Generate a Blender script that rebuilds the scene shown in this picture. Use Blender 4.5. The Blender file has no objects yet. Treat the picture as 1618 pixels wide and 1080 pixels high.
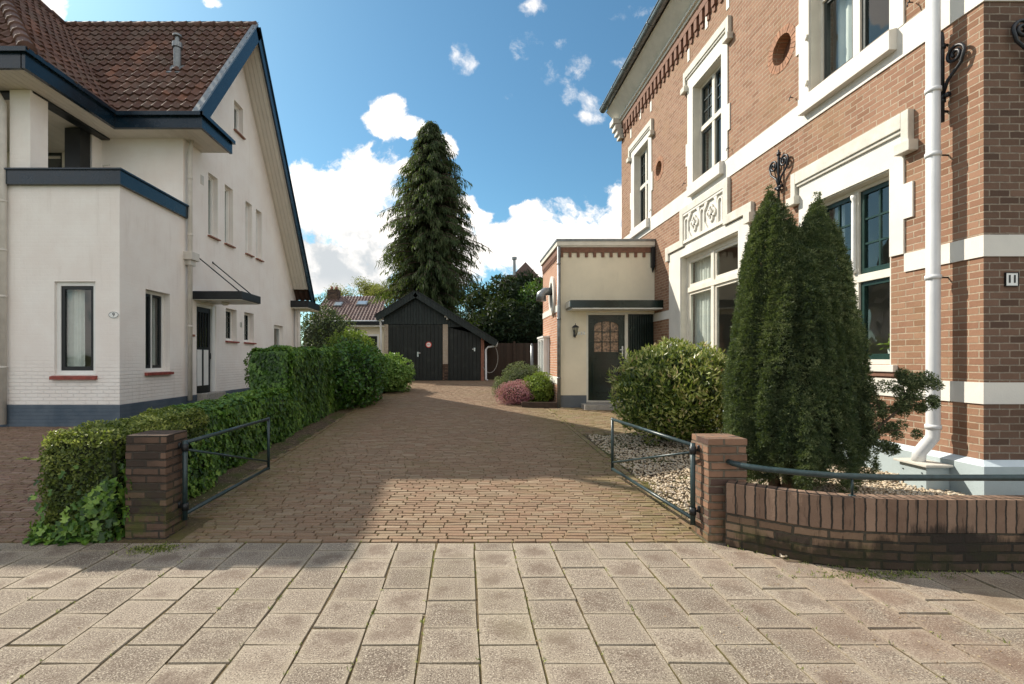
import bpy, bmesh, math, random
import numpy as np
from mathutils import Vector, Matrix
from mathutils.geometry import tessellate_polygon
random.seed(7); RNG = np.random.default_rng(11)
scene = bpy.context.scene
COL = scene.collection
PI = math.pi
F = 758.0; CX = 735.0; CY = 567.0; H = 1.45

# ------------------------------------------------------------------ ground height of the place
def zg(y):
    if y <= 3.8: return 0.0
    if y <= 11.4: return 0.0395*(y-3.8)
    if y <= 20: return 0.3+0.029*(y-11.4)
    return 0.55
def zgn(y):
    return np.interp(y, [3.8, 11.4, 20.0], [0, 0.3, 0.55])

# ------------------------------------------------------------------ node helpers / materials
def new_mat(name):
    m = bpy.data.materials.new(name); m.use_nodes = True
    nt = m.node_tree
    for n in list(nt.nodes): nt.nodes.remove(n)
    out = nt.nodes.new('ShaderNodeOutputMaterial')
    return m, nt, out
class NT:
    def __init__(s, nt): s.nt = nt; s.n = nt.nodes; s.l = nt.links
    def node(s, t, **k):
        n = s.n.new(t)
        for a, b in k.items(): setattr(n, a, b)
        return n
    def put(s, sock, v):
        if isinstance(v, bpy.types.NodeSocket): s.l.new(v, sock)
        elif v is not None:
            if isinstance(v, (tuple, list)) and len(v) == 3 and sock.type == 'RGBA': v = (*v, 1)
            sock.default_value = v
    def m(s, op, a, b=None, c=None, clamp=False):
        n = s.node('ShaderNodeMath', operation=op, use_clamp=clamp)
        s.put(n.inputs[0], a)
        if b is not None: s.put(n.inputs[1], b)
        if c is not None: s.put(n.inputs[2], c)
        return n.outputs[0]
    def vm(s, op, a, b=None):
        n = s.node('ShaderNodeVectorMath', operation=op)
        s.put(n.inputs[0], a)
        if b is not None: s.put(n.inputs[1], b)
        return n.outputs[0]
    def scale(s, a, k):
        n = s.node('ShaderNodeVectorMath', operation='SCALE'); s.put(n.inputs[0], a); s.put(n.inputs['Scale'], k); return n.outputs[0]
    def comb(s, x, y, z):
        n = s.node('ShaderNodeCombineXYZ'); s.put(n.inputs[0], x); s.put(n.inputs[1], y); s.put(n.inputs[2], z); return n.outputs[0]
    def sep(s, v):
        n = s.node('ShaderNodeSeparateXYZ'); s.put(n.inputs[0], v); return n.outputs
    def noise(s, v, sc, det=4, rough=.55, dist=0.0, col=False):
        n = s.node('ShaderNodeTexNoise'); s.put(n.inputs['Vector'], v)
        n.inputs['Scale'].default_value = sc; n.inputs['Detail'].default_value = det
        n.inputs['Roughness'].default_value = rough; n.inputs['Distortion'].default_value = dist
        return n.outputs['Color'] if col else n.outputs['Fac']
    def vor(s, v, sc, feature='F1', rnd=1.0):
        n = s.node('ShaderNodeTexVoronoi', feature=feature); s.put(n.inputs['Vector'], v)
        n.inputs['Scale'].default_value = sc; n.inputs['Randomness'].default_value = rnd
        return n.outputs
    def ss(s, v, a, b, lo=0.0, hi=1.0):
        n = s.node('ShaderNodeMapRange', interpolation_type='SMOOTHSTEP'); s.put(n.inputs[0], v)
        s.put(n.inputs[1], a); s.put(n.inputs[2], b); s.put(n.inputs[3], lo); s.put(n.inputs[4], hi); return n.outputs[0]
    def mix(s, f, a, b, blend='MIX'):
        n = s.node('ShaderNodeMix', data_type='RGBA', blend_type=blend)
        s.put(n.inputs[0], f); s.put(n.inputs[6], a); s.put(n.inputs[7], b); return n.outputs[2]
    def pos(s): return s.node('ShaderNodeNewGeometry').outputs['Position']
    def uv(s): return s.node('ShaderNodeUVMap').outputs[0]
    def attr(s, name): return s.node('ShaderNodeAttribute', attribute_name=name).outputs['Fac']
    def bump(s, h, dist=.01, strength=1.0, normal=None):
        n = s.node('ShaderNodeBump'); s.put(n.inputs['Height'], h); n.inputs['Distance'].default_value = dist
        n.inputs['Strength'].default_value = strength
        if normal is not None: s.put(n.inputs['Normal'], normal)
        return n.outputs[0]
    def bsdf(s, color, rough=.7, normal=None, spec=.4, metal=0.0, out=None, coat=0.0):
        n = s.node('ShaderNodeBsdfPrincipled')
        s.put(n.inputs['Base Color'], color); s.put(n.inputs['Roughness'], rough)
        n.inputs['Specular IOR Level'].default_value = spec; n.inputs['Metallic'].default_value = metal
        n.inputs['Coat Weight'].default_value = coat
        if normal is not None: s.put(n.inputs['Normal'], normal)
        if out is not None: s.l.new(n.outputs[0], out.inputs[0])
        return n.outputs[0]
def c3(r, g, b): return (r, g, b, 1)

def m_paint(name, c, rough=.5, var=.12, sc=3.0, bump=.0015, dirt=None, dirtamt=.25, spec=.4, metal=0, coat=0):
    m, nt, out = new_mat(name); N = NT(nt); P = N.pos()
    a = N.noise(P, sc, 5, .6)
    col = N.mix(N.ss(a, .3, .7), tuple(x*(1-var) for x in c), tuple(min(1, x*(1+var)) for x in c))
    if dirt:
        # streaks and blotches of grime
        s1 = N.noise(N.vm('MULTIPLY', P, (7, 7, .9)), 1.0, 6, .65)
        s2 = N.noise(P, 1.3, 5, .6)
        f = N.m('MULTIPLY', N.ss(s1, .5, .75), N.ss(s2, .42, .68))
        col = N.mix(N.m('MULTIPLY', f, dirtamt), col, dirt)
    b = N.bump(N.noise(P, 60, 4, .6), bump)
    rg = N.m('ADD', N.m('MULTIPLY', a, .2), rough-.1)
    N.bsdf(col, rg, b, spec, metal, out, coat); return m

def m_brick(name, c1, c2, mort, stain_shade=0.0, bw=.215, rh=.0635, ms=.009, dirt=(.1,.09,.07), dirtamt=.3, moss=0.0, zmoss=.4, vert=False, bumpd=.006, dark=None, irr=.004):
    m, nt, out = new_mat(name); N = NT(nt); P = N.pos(); uv = N.uv()
    nz = N.noise(P, 14, 3, .6, col=True)
    uvd = N.vm('ADD', uv, N.scale(N.vm('SUBTRACT', nz, (.5, .5, .5)), irr*2.2))
    nz2 = N.noise(P, 1.7, 2, .5, col=True)
    uvd = N.vm('ADD', uvd, N.scale(N.vm('SUBTRACT', nz2, (.5, .5, .5)), irr*3))
    if vert:
        x, y, z = N.sep(uvd); uvd = N.comb(N.m('ADD', y, -.235), x, 0)
    br = N.node('ShaderNodeTexBrick'); N.put(br.inputs['Vector'], uvd)
    br.offset = 0.0 if vert else .5; br.squash = 1
    br.inputs['Scale'].default_value = 1; br.inputs['Mortar Size'].default_value = ms
    br.inputs['Mortar Smooth'].default_value = .25; br.inputs['Brick Width'].default_value = bw
    br.inputs['Row Height'].default_value = rh; br.inputs['Bias'].default_value = 0
    br.inputs['Color1'].default_value = c3(0, 0, 0); br.inputs['Color2'].default_value = c3(1, 1, 1); br.inputs['Mortar'].default_value = c3(.5, .5, .5)
    t = N.sep(br.outputs['Color'])[0]
    t2 = N.m('MULTIPLY_ADD', N.noise(P, 9, 4, .6), .9, N.m('ADD', t, -.45))
    col = N.mix(N.m('MULTIPLY_ADD', t2, .9, .1, clamp=True), c1, c2)
    if dark: col = N.mix(N.m('GREATER_THAN', t, .84), col, dark)
    blot = N.ss(N.noise(P, 1.1, 5, .62), .45, .75)
    col = N.mix(N.m('MULTIPLY', blot, dirtamt), col, dirt)
    fine = N.noise(P, 160, 3, .6)
    col = N.mix(N.m('MULTIPLY', N.ss(fine, .55, .75), .35), col, tuple(x*.55 for x in c1))
    mo = N.mix(N.ss(N.noise(P, 25, 3, .6), .35, .65), mort, tuple(x*.72 for x in mort))
    mo = N.mix(N.m('MULTIPLY', blot, dirtamt*1.3), mo, dirt)
    fac = br.outputs['Fac']
    col = N.mix(fac, col, mo)
    if moss > 0:
        z = N.sep(P)[2]
        f = N.m('MULTIPLY', N.ss(N.noise(P, 6, 5, .7), .42, .62), N.ss(z, zmoss, zmoss*.15))
        col = N.mix(N.m('MULTIPLY', f, moss), col, (.075, .085, .02))
    if stain_shade > 0:  # black stain and painted shade towards the foot of the wall, plus dirt streaks
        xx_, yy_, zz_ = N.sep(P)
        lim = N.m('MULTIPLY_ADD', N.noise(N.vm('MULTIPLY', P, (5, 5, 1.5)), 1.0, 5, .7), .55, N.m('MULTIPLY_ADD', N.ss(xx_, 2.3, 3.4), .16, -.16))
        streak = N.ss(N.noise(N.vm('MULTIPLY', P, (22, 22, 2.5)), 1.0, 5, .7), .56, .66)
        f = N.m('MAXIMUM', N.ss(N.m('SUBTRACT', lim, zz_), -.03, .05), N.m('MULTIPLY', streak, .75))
        col = N.mix(N.m('MULTIPLY', f, stain_shade), col, (.014, .012, .010))
    h = N.m('ADD', N.m('MULTIPLY', fac, -1.0), N.m('MULTIPLY', N.noise(P, 45, 5, .7), .55))
    N.bsdf(col, .85, N.bump(h, bumpd), .25, 0, out); return m

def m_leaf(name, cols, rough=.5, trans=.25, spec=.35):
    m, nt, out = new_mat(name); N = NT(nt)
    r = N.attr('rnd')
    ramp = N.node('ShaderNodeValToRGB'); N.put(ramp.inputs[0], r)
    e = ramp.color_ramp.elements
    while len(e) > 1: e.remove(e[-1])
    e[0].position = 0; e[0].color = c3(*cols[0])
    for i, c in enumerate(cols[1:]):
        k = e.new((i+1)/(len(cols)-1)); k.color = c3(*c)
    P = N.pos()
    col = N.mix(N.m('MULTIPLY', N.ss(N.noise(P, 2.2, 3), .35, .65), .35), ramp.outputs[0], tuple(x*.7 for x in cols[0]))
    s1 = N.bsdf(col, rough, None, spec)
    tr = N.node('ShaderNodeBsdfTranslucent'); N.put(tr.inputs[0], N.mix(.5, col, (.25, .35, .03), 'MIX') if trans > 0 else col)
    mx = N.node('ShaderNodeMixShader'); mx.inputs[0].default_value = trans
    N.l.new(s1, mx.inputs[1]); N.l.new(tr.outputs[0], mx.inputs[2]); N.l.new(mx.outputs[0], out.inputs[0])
    return m

def m_glass(name, tint=(.90, .93, .92), refl=1.0):
    m, nt, out = new_mat(name); N = NT(nt)
    fr = N.node('ShaderNodeFresnel'); fr.inputs[0].default_value = 1.5
    P = N.pos()
    b = N.bump(N.noise(P, 1.6, 2, .5), .006)
    gl = N.node('ShaderNodeBsdfGlossy'); gl.inputs['Roughness'].default_value = .015; N.put(gl.inputs['Normal'], b)
    tr = N.node('ShaderNodeBsdfTransparent'); tr.inputs[0].default_value = c3(*tint)
    mx = N.node('ShaderNodeMixShader'); N.l.new(N.m('MULTIPLY', N.m('MULTIPLY_ADD', fr.outputs[0], 1.25*refl, .03, clamp=True), N.m('SUBTRACT', 1.0, N.node('ShaderNodeNewGeometry').outputs['Backfacing'])), mx.inputs[0])
    N.l.new(tr.outputs[0], mx.inputs[1]); N.l.new(gl.outputs[0], mx.inputs[2]); N.l.new(mx.outputs[0], out.inputs[0])
    return m

def m_tiles(name, base, warm, grey, moss):
    m, nt, out = new_mat(name); N = NT(nt); P = N.pos(); r = N.attr('rnd')
    n1 = N.noise(P, .9, 5, .6)
    col = N.mix(N.ss(n1, .35, .65), base, grey)
    col = N.mix(N.ss(r, .1, .9), tuple(x*.68 for x in base), col)
    col = N.mix(N.m('MULTIPLY', N.m('GREATER_THAN', r, .80), N.ss(n1, .55, .3, 0.0, .6)), col, warm)
    f = N.m('MULTIPLY', N.ss(N.noise(P, 7, 5, .7), .55, .7), N.ss(N.noise(P, .8, 3), .4, .62))
    col = N.mix(N.m('MULTIPLY', f, .75), col, moss)
    sp = N.ss(N.noise(P, 38, 4, .7), .6, .75)
    col = N.mix(N.m('MULTIPLY', sp, .4), col, (.26, .22, .17))
    N.bsdf(col, .75, N.bump(N.noise(P, 60, 4, .6), .004), .35, 0, out); return m

def m_slab():
    m, nt, out = new_mat('concrete_slab'); N = NT(nt); P = N.pos(); r = N.attr('rnd')
    base = N.mix(r, (.185, .15, .118), (.325, .272, .215))
    u = N.uv(); ux, uy, uz = N.sep(u)
    agg = N.noise(P, 125, 4, .8)
    base = N.mix(N.ss(agg, .535, .62), base, (.56, .50, .40))
    base = N.mix(N.ss(agg, .475, .385), base, (.065, .048, .036))
    st = N.noise(P, 4.5, 7, .75)
    st = N.m('ADD', st, N.m('MULTIPLY', N.m('SUBTRACT', r, .5), .12))
    ctr = N.m('ADD', N.m('POWER', N.m('SUBTRACT', ux, .5), 2.0), N.m('POWER', N.m('SUBTRACT', uy, .5), 2.0))
    st = N.m('ADD', st, N.m('MULTIPLY_ADD', ctr, -.42, .045))
    base = N.mix(N.m('MULTIPLY', N.ss(st, .46, .66), .58), base, (.12, .082, .062))
    # wear at the rim of every slab
    dx = N.m('ABSOLUTE', N.m('SUBTRACT', ux, .5)); dy = N.m('ABSOLUTE', N.m('SUBTRACT', uy, .5))
    ed = N.m('MAXIMUM', dx, dy)
    en = N.m('ADD', ed, N.m('MULTIPLY', N.m('SUBTRACT', N.noise(P, 18, 4), .5), .25))
    base = N.mix(N.m('MULTIPLY', N.ss(en, .36, .5), .40), base, (.40, .345, .26))
    px_, py_, pz_ = N.sep(P)
    redz = N.m('MULTIPLY', N.ss(px_, 1.0, 2.6), N.ss(N.noise(P, 2.2, 5, .65), .38, .58))
    base = N.mix(N.m('MULTIPLY', redz, .35), base, (.24, .15, .105))
    cn = N.noise(P, .55, 4, .6)
    base = N.mix(N.m('MULTIPLY', N.ss(cn, .5, .7), .22), base, (.30, .28, .17))
    sp = N.vor(P, 46)
    base = N.mix(N.m('MULTIPLY', N.m('LESS_THAN', sp['Distance'], .1), N.ss(N.noise(P, .7, 3), .5, .6)), base, (.62, .56, .42))
    h = N.m('ADD', N.m('MULTIPLY', agg, .7), N.m('MULTIPLY', N.noise(P, 30, 3), .6))
    N.bsdf(base, .9, N.bump(h, .006), .25, 0, out); return m

def m_clinker(name='clinker', cs=((.195, .128, .084), (.26, .18, .118), (.235, .148, .096), (.225, .165, .108), (.30, .222, .152)), mossk=1.0):
    m, nt, out = new_mat(name); N = NT(nt); P = N.pos(); r = N.attr('rnd')
    ramp = N.node('ShaderNodeValToRGB'); N.put(ramp.inputs[0], r); e = ramp.color_ramp.elements
    while len(e) > 1: e.remove(e[-1])
    e[0].color = c3(*cs[0])
    for i, c in enumerate(cs[1:]): e.new((i+1)/(len(cs)-1)).color = c3(*c)
    col = ramp.outputs[0]
    g = N.noise(P, 110, 4, .7)
    col = N.mix(N.m('MULTIPLY', N.ss(g, .5, .75), .4), col, (.42, .36, .27))
    col = N.mix(N.m('MULTIPLY', N.ss(g, .46, .3), .4), col, (.13, .09, .06))
    x, y, z = N.sep(P)
    f1 = N.m('MULTIPLY', N.ss(N.noise(P, 1.1, 5, .65), .5, .68), N.ss(N.noise(P, 16, 4, .7), .35, .6))
    # moss follows the damp right-hand and left-hand edges of the drive
    e1 = N.m('ADD', N.ss(x, .9, 1.9), N.ss(x, -1.5, -2.5))
    f2 = N.m('MULTIPLY', e1, N.ss(N.noise(N.vm('MULTIPLY', P, (1, 3, 1)), 5, 6, .7), .40, .56))
    f = N.m('MAXIMUM', N.m('MULTIPLY', f1, .22), N.m('MULTIPLY', f2, .45))
    col = N.mix(N.m('MULTIPLY', f, mossk), col, (.15, .145, .04))
    # darker worn field further up the drive
    N.bsdf(col, .85, N.bump(N.noise(P, 70, 5, .7), .004), .25, 0, out); return m

def m_joint(name, c1, c2, c3_, sc=30):
    m, nt, out = new_mat(name); N = NT(nt); P = N.pos()
    col = N.mix(N.ss(N.noise(P, sc, 5, .7), .35, .65), c1, c2)
    col = N.mix(N.ss(N.noise(P, 2.0, 5, .65), .45, .62), col, c3_)
    N.bsdf(col, .95, N.bump(N.noise(P, sc*2, 5, .7), .01), .1, 0, out); return m

WHITE = (.80, .78, .735)
M = {}
def mats():
    M['slab'] = m_slab(); M['clinker'] = m_clinker()
    M['clinker_red'] = m_clinker('clinker_red', ((.17, .095, .075), (.24, .145, .11), (.20, .125, .095), (.28, .19, .15)), .5)
    M['joint'] = m_joint('joint_soil', (.10, .075, .045), (.17, .13, .075), (.13, .115, .045), 45)
    M['soil'] = m_joint('soil', (.075, .055, .038), (.15, .115, .08), (.085, .09, .035), 18)
    M['lawn'] = m_joint('garden_ground', (.06, .07, .03), (.11, .10, .05), (.05, .075, .02), 12)
    M['asphalt'] = m_paint('asphalt', (.05, .05, .052), .9, .2, 30, .004)
    M['kerb'] = m_paint('kerb_stone', (.33, .31, .28), .85, .15, 20, .003)
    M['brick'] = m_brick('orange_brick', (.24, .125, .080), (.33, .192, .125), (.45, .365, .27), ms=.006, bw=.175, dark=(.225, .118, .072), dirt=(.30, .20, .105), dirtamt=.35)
    M['brick_front_shaded'] = m_brick('shaded_front_brick', (.115, .068, .047), (.20, .12, .085), (.33, .27, .21), ms=.0065, bw=.175, dark=(.10, .060, .043), dirt=(.10, .07, .05), dirtamt=.4)  # shaded copy of the house brick: the front face's shade is in its colour
    M['brick_dark'] = m_brick('weathered_brick', (.09, .055, .040), (.19, .12, .085), (.06, .05, .04), dark=(.05, .035, .028), dirt=(.04, .033, .027), dirtamt=.75, moss=.8, zmoss=.5, irr=.007, bumpd=.012)
    M['brick_soldier'] = m_brick('weathered_soldier_brick', (.16, .10, .070), (.29, .195, .14), (.04, .034, .028), bw=.30, rh=.066, ms=.006, dirt=(.06, .05, .042), dirtamt=.55, stain_shade=.8, vert=True, irr=.007, bumpd=.012)
    M['brick_annex'] = m_brick('annex_brick', (.40, .17, .10), (.52, .27, .17), (.60, .52, .42), dirtamt=.15)
    M['brick_frieze'] = m_paint('frieze_brick', (.19, .095, .062), .8, .2, 20, .004)
    M['brick_pale'] = m_brick('pale_brick', (.42, .34, .26), (.50, .42, .33), (.52, .48, .42), dirtamt=.2)
    M['white'] = m_paint('white_masonry_paint', (.68, .655, .60), .65, .06, 2, .002, dirt=(.45, .40, .32), dirtamt=.45)
    M['stone'] = m_paint('pale_stone', (.60, .575, .51), .75, .1, 6, .003, dirt=(.33, .31, .27), dirtamt=.5)
    M['cream'] = m_paint('cream_plaster', (.78, .70, .545), .75, .05, 2, .002, dirt=(.5, .44, .34), dirtamt=.25)
    M['plinth'] = m_paint('grey_blue_plinth', (.40, .47, .485), .6, .05, 3, .002, dirt=(.26, .29, .28), dirtamt=.5)
    M['plinth_light'] = m_paint('pale_blue_plinth_edge', (.58, .66, .70), .6, .05, 3, .002)
    M['plinth_grey'] = m_paint('grey_plinth', (.12, .135, .15), .7, .1, 4, .002)
    M['navy'] = m_paint('navy_gloss_paint', (.005, .017, .030), .25, .15, 4, .0005, spec=.5)
    M['black'] = m_paint('black_paint', (.012, .014, .016), .4, .2, 6, .001)
    M['dkgreen'] = m_paint('dark_green_gloss', (.005, .015, .012), .18, .2, 4, .0006, spec=.45)
    M['tubegreen'] = m_paint('grey_green_tube_paint', (.022, .042, .045), .35, .25, 30, .001, spec=.5)
    M['sashgreen'] = m_paint('green_sash_paint', (.010, .034, .028), .35, .15, 8, .0006)
    M['sashdark'] = m_paint('dark_sash_paint', (.03, .04, .04), .4, .15, 8, .0006)
    M['timber_cream'] = m_paint('cream_timber_paint', (.70, .66, .575), .45, .06, 5, .001)
    M['timber_white'] = m_paint('white_timber_paint', (.80, .79, .76), .4, .04, 5, .001)
    M['zinc'] = m_paint('zinc', (.22, .235, .24), .4, .2, 9, .002, metal=.6)
    M['pipe_white'] = m_paint('pale_grey_pvc', (.66, .67, .68), .4, .05, 4, .0008, dirt=(.35, .35, .33), dirtamt=.4)
    M['pipe_cream'] = m_paint('painted_downpipe', (.62, .58, .52), .5, .08, 4, .001, dirt=(.28, .25, .21), dirtamt=.6)
    M['steel'] = m_paint('brushed_steel', (.6, .6, .58), .3, .1, 20, .0005, metal=.9)
    M['red_sill'] = m_paint('red_sill_tile', (.27, .06, .045), .55, .25, 14, .003)
    M['terracotta'] = m_paint('brown_sill', (.28, .13, .09), .7, .2, 14, .003)
    M['curtain'] = m_paint('curtain', (.80, .79, .75), .9, .05, 6, .0)
    M['blind'] = m_paint('brown_blind', (.16, .12, .09), .9, .2, 6, .0)
    M['room'] = m_paint('room_wall', (.66, .61, .53), .9, .1, 1, .0)
    M['room_floor'] = m_paint('room_floor', (.20, .13, .08), .6, .1, 1, .0)
    M['glass'] = m_glass('window_glass')
    M['bark'] = m_paint('bark', (.10, .07, .05), .95, .3, 20, .01)
    M['twig'] = m_paint('twigs', (.030, .038, .016), .95, .35, 30, .01)
    M['terra_tile'] = m_tiles('red_roof_pantile', (.145, .072, .050), (.27, .12, .072), (.12, .08, .06), (.085, .075, .035))
    M['grey_tile'] = m_tiles('far_roof_tile', (.20, .13, .115), (.26, .17, .14), (.16, .12, .11), (.15, .14, .1))
    M['fence'] = m_paint('dark_fence_wood', (.055, .035, .025), .85, .3, 9, .003)
    M['red'] = m_paint('red_enamel', (.6, .05, .03), .4, .05, 9, .0)
    M['letter'] = m_paint('black_lettering', (.01, .01, .01), .5, .05, 9, .0)
    M['enamel'] = m_paint('white_enamel', (.82, .82, .80), .25, .03, 9, .0)
    M['iron'] = m_paint('black_wrought_iron', (.010, .012, .018), .4, .3, 30, .002, spec=.5)
    M['pot'] = m_paint('white_ceramic', (.75, .74, .72), .3, .03, 9, .0)
    M['doorglass'] = m_paint('leaded_patterned_glass', (.26, .15, .085), .12, .7, 26, .006, spec=.8)
    # painted render of the white house: courses of brick show through at the bottom
    m, nt, out = new_mat('white_render'); N = NT(nt); P = N.pos(); x, y, z = N.sep(P)
    a = N.noise(P, 1.4, 5, .6)
    col = N.mix(N.ss(a, .3, .7), (.86, .79, .735), (.91, .86, .81))
    s1 = N.noise(N.vm('MULTIPLY', P, (9, 9, .7)), 1.0, 6, .65)
    f = N.m('MULTIPLY', N.ss(s1, .5, .72), N.ss(N.noise(P, 1.1, 4), .42, .62))
    col = N.mix(N.m('MULTIPLY', f, .16), col, (.45, .37, .30))
    br = N.node('ShaderNodeTexBrick'); N.put(br.inputs['Vector'], N.vm('ADD', N.uv(), N.scale(N.noise(P, 12, 3, col=True), .012)))
    br.inputs['Scale'].default_value = 1; br.inputs['Mortar Size'].default_value = .006; br.inputs['Mortar Smooth'].default_value = .6
    br.inputs['Brick Width'].default_value = .22; br.inputs['Row Height'].default_value = .068
    low = N.ss(z, 1.6, .9)
    k = N.m('MULTIPLY_ADD', low, .85, .13)
    h = N.m('ADD', N.m('MULTIPLY', N.m('MULTIPLY', br.outputs['Fac'], -1.0), k), N.m('MULTIPLY', N.noise(P, 25, 4), .35))
    N.bsdf(col, .8, N.bump(h, .008), .25, 0, out); M['render'] = m
    m, nt, out = new_mat('blue_grey_brick_plinth'); N = NT(nt); P = N.pos()
    br = N.node('ShaderNodeTexBrick'); N.put(br.inputs['Vector'], N.vm('ADD', N.uv(), N.scale(N.noise(P, 12, 3, col=True), .012)))
    br.inputs['Scale'].default_value = 1; br.inputs['Mortar Size'].default_value = .006
    br.inputs['Brick Width'].default_value = .22; br.inputs['Row Height'].default_value = .068
    h = N.m('MULTIPLY', br.outputs['Fac'], -1.0)
    N.bsdf(N.mix(N.ss(N.noise(P, 3, 5), .3, .7), (.075, .105, .14), (.115, .145, .18)), .7, N.bump(h, .006), .3, 0, out); M['plinth_blue'] = m
    # vertical boarding
    def boards(name, c, pitch, rough=.5):
        m, nt, out = new_mat(name); N = NT(nt); P = N.pos(); u = N.uv(); ux, uy, uz = N.sep(u)
        w = N.m('FRACT', N.m('DIVIDE', ux, pitch)); d = N.m('ABSOLUTE', N.m('SUBTRACT', w, .5))
        g = N.ss(d, .42, .5)
        idx = N.m('FLOOR', N.m('DIVIDE', ux, pitch))
        wn = N.node('ShaderNodeTexWhiteNoise', noise_dimensions='1D'); N.put(wn.inputs['W'], idx)
        col = N.mix(wn.outputs[0], tuple(v*(.8 if c[0] < .3 else .96) for v in c), tuple(v*(1.25 if c[0] < .3 else 1.04) for v in c))
        col = N.mix(N.m('MULTIPLY', N.ss(N.noise(P, 3, 5), .5, .7), .3 if c[0] < .3 else .06), col, (.05, .06, .05))
        h = N.m('ADD', N.m('MULTIPLY', g, -1.0), N.m('MULTIPLY', N.noise(N.vm('MULTIPLY', P, (40, 40, 3)), 1), .15))
        N.bsdf(col, rough, N.bump(h, .012), .4, 0, out); return m
    M['boards'] = boards('dark_green_boarding', (.010, .018, .018), .12)
    M['boards_black'] = boards('black_door_boarding', (.007, .010, .009), .16)
    M['soffit'] = boards('cream_soffit_boarding', (.66, .61, .53), .12)
    M['board_fence'] = boards('brown_fence_boarding', (.055, .036, .026), .15, .9)
    # foliage
    M['ivy'] = m_leaf('ivy_leaf', [(.020, .055, .012), (.065, .155, .020), (.14, .27, .035), (.28, .42, .08)], .4, .3, .45)
    M['ivy_dark'] = m_leaf('dark_hedge_leaf', [(.012, .035, .010), (.028, .075, .014), (.050, .105, .020)], .45, .2, .4)
    M['privet'] = m_leaf('privet_leaf', [(.03, .055, .012), (.09, .125, .024), (.25, .29, .06), (.58, .60, .17)], .4, .32, .45)
    M['laurel'] = m_leaf('glossy_bush_leaf', [(.018, .060, .012), (.060, .165, .020), (.13, .27, .04)], .35, .28, .5)
    M['rhodo'] = m_leaf('rhododendron_leaf', [(.045, .08, .018), (.11, .17, .03), (.27, .32, .06), (.50, .53, .16), (.60, .58, .26), (.50, .30, .18)], .3, .28, .5)
    M['yew'] = m_leaf('yew_needle', [(.018, .038, .020), (.062, .092, .042), (.15, .19, .085), (.34, .37, .18)], .5, .22, .35)
    M['spruce'] = m_leaf('drooping_conifer_needle', [(.025, .045, .018), (.055, .080, .030), (.11, .125, .055)], .6, .3, .25)
    M['conifer'] = m_leaf('dark_conifer_needle', [(.008, .022, .010), (.016, .036, .014), (.030, .052, .020)], .6, .1, .25)
    M['oak'] = m_leaf('young_oak_leaf', [(.20, .20, .05), (.28, .28, .075), (.36, .34, .12)], .6, .35, .2)
    M['heather'] = m_leaf('pink_heather_flower', [(.40, .13, .19), (.60, .28, .36), (.72, .42, .48), (.30, .20, .12)], .8, .3, .1)
    M['greyleaf'] = m_leaf('grey_green_leaf', [(.09, .12, .05), (.18, .21, .10), (.28, .30, .17)], .6, .2, .2)
    M['limeleaf'] = m_leaf('lime_leaf', [(.12, .19, .03), (.22, .31, .05), (.33, .42, .09)], .5, .3, .3)
    M['hydra'] = m_leaf('hydrangea_leaf', [(.10, .20, .04), (.18, .30, .07), (.30, .42, .14)], .5, .3, .3)
    # pebbles
    m, nt, out = new_mat('pebble'); N = NT(nt); r = N.attr('rnd')
    ramp = N.node('ShaderNodeValToRGB'); N.put(ramp.inputs[0], r); e = ramp.color_ramp.elements
    e[0].color = c3(.30, .22, .14); e[1].color = c3(.72, .64, .50)
    e.new(.3).color = c3(.50, .40, .28); e.new(.6).color = c3(.62, .52, .38); e.new(.8).color = c3(.42, .36, .30)
    N.bsdf(ramp.outputs[0], .7, None, .3, 0, out); M['pebble'] = m
mats()

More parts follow.
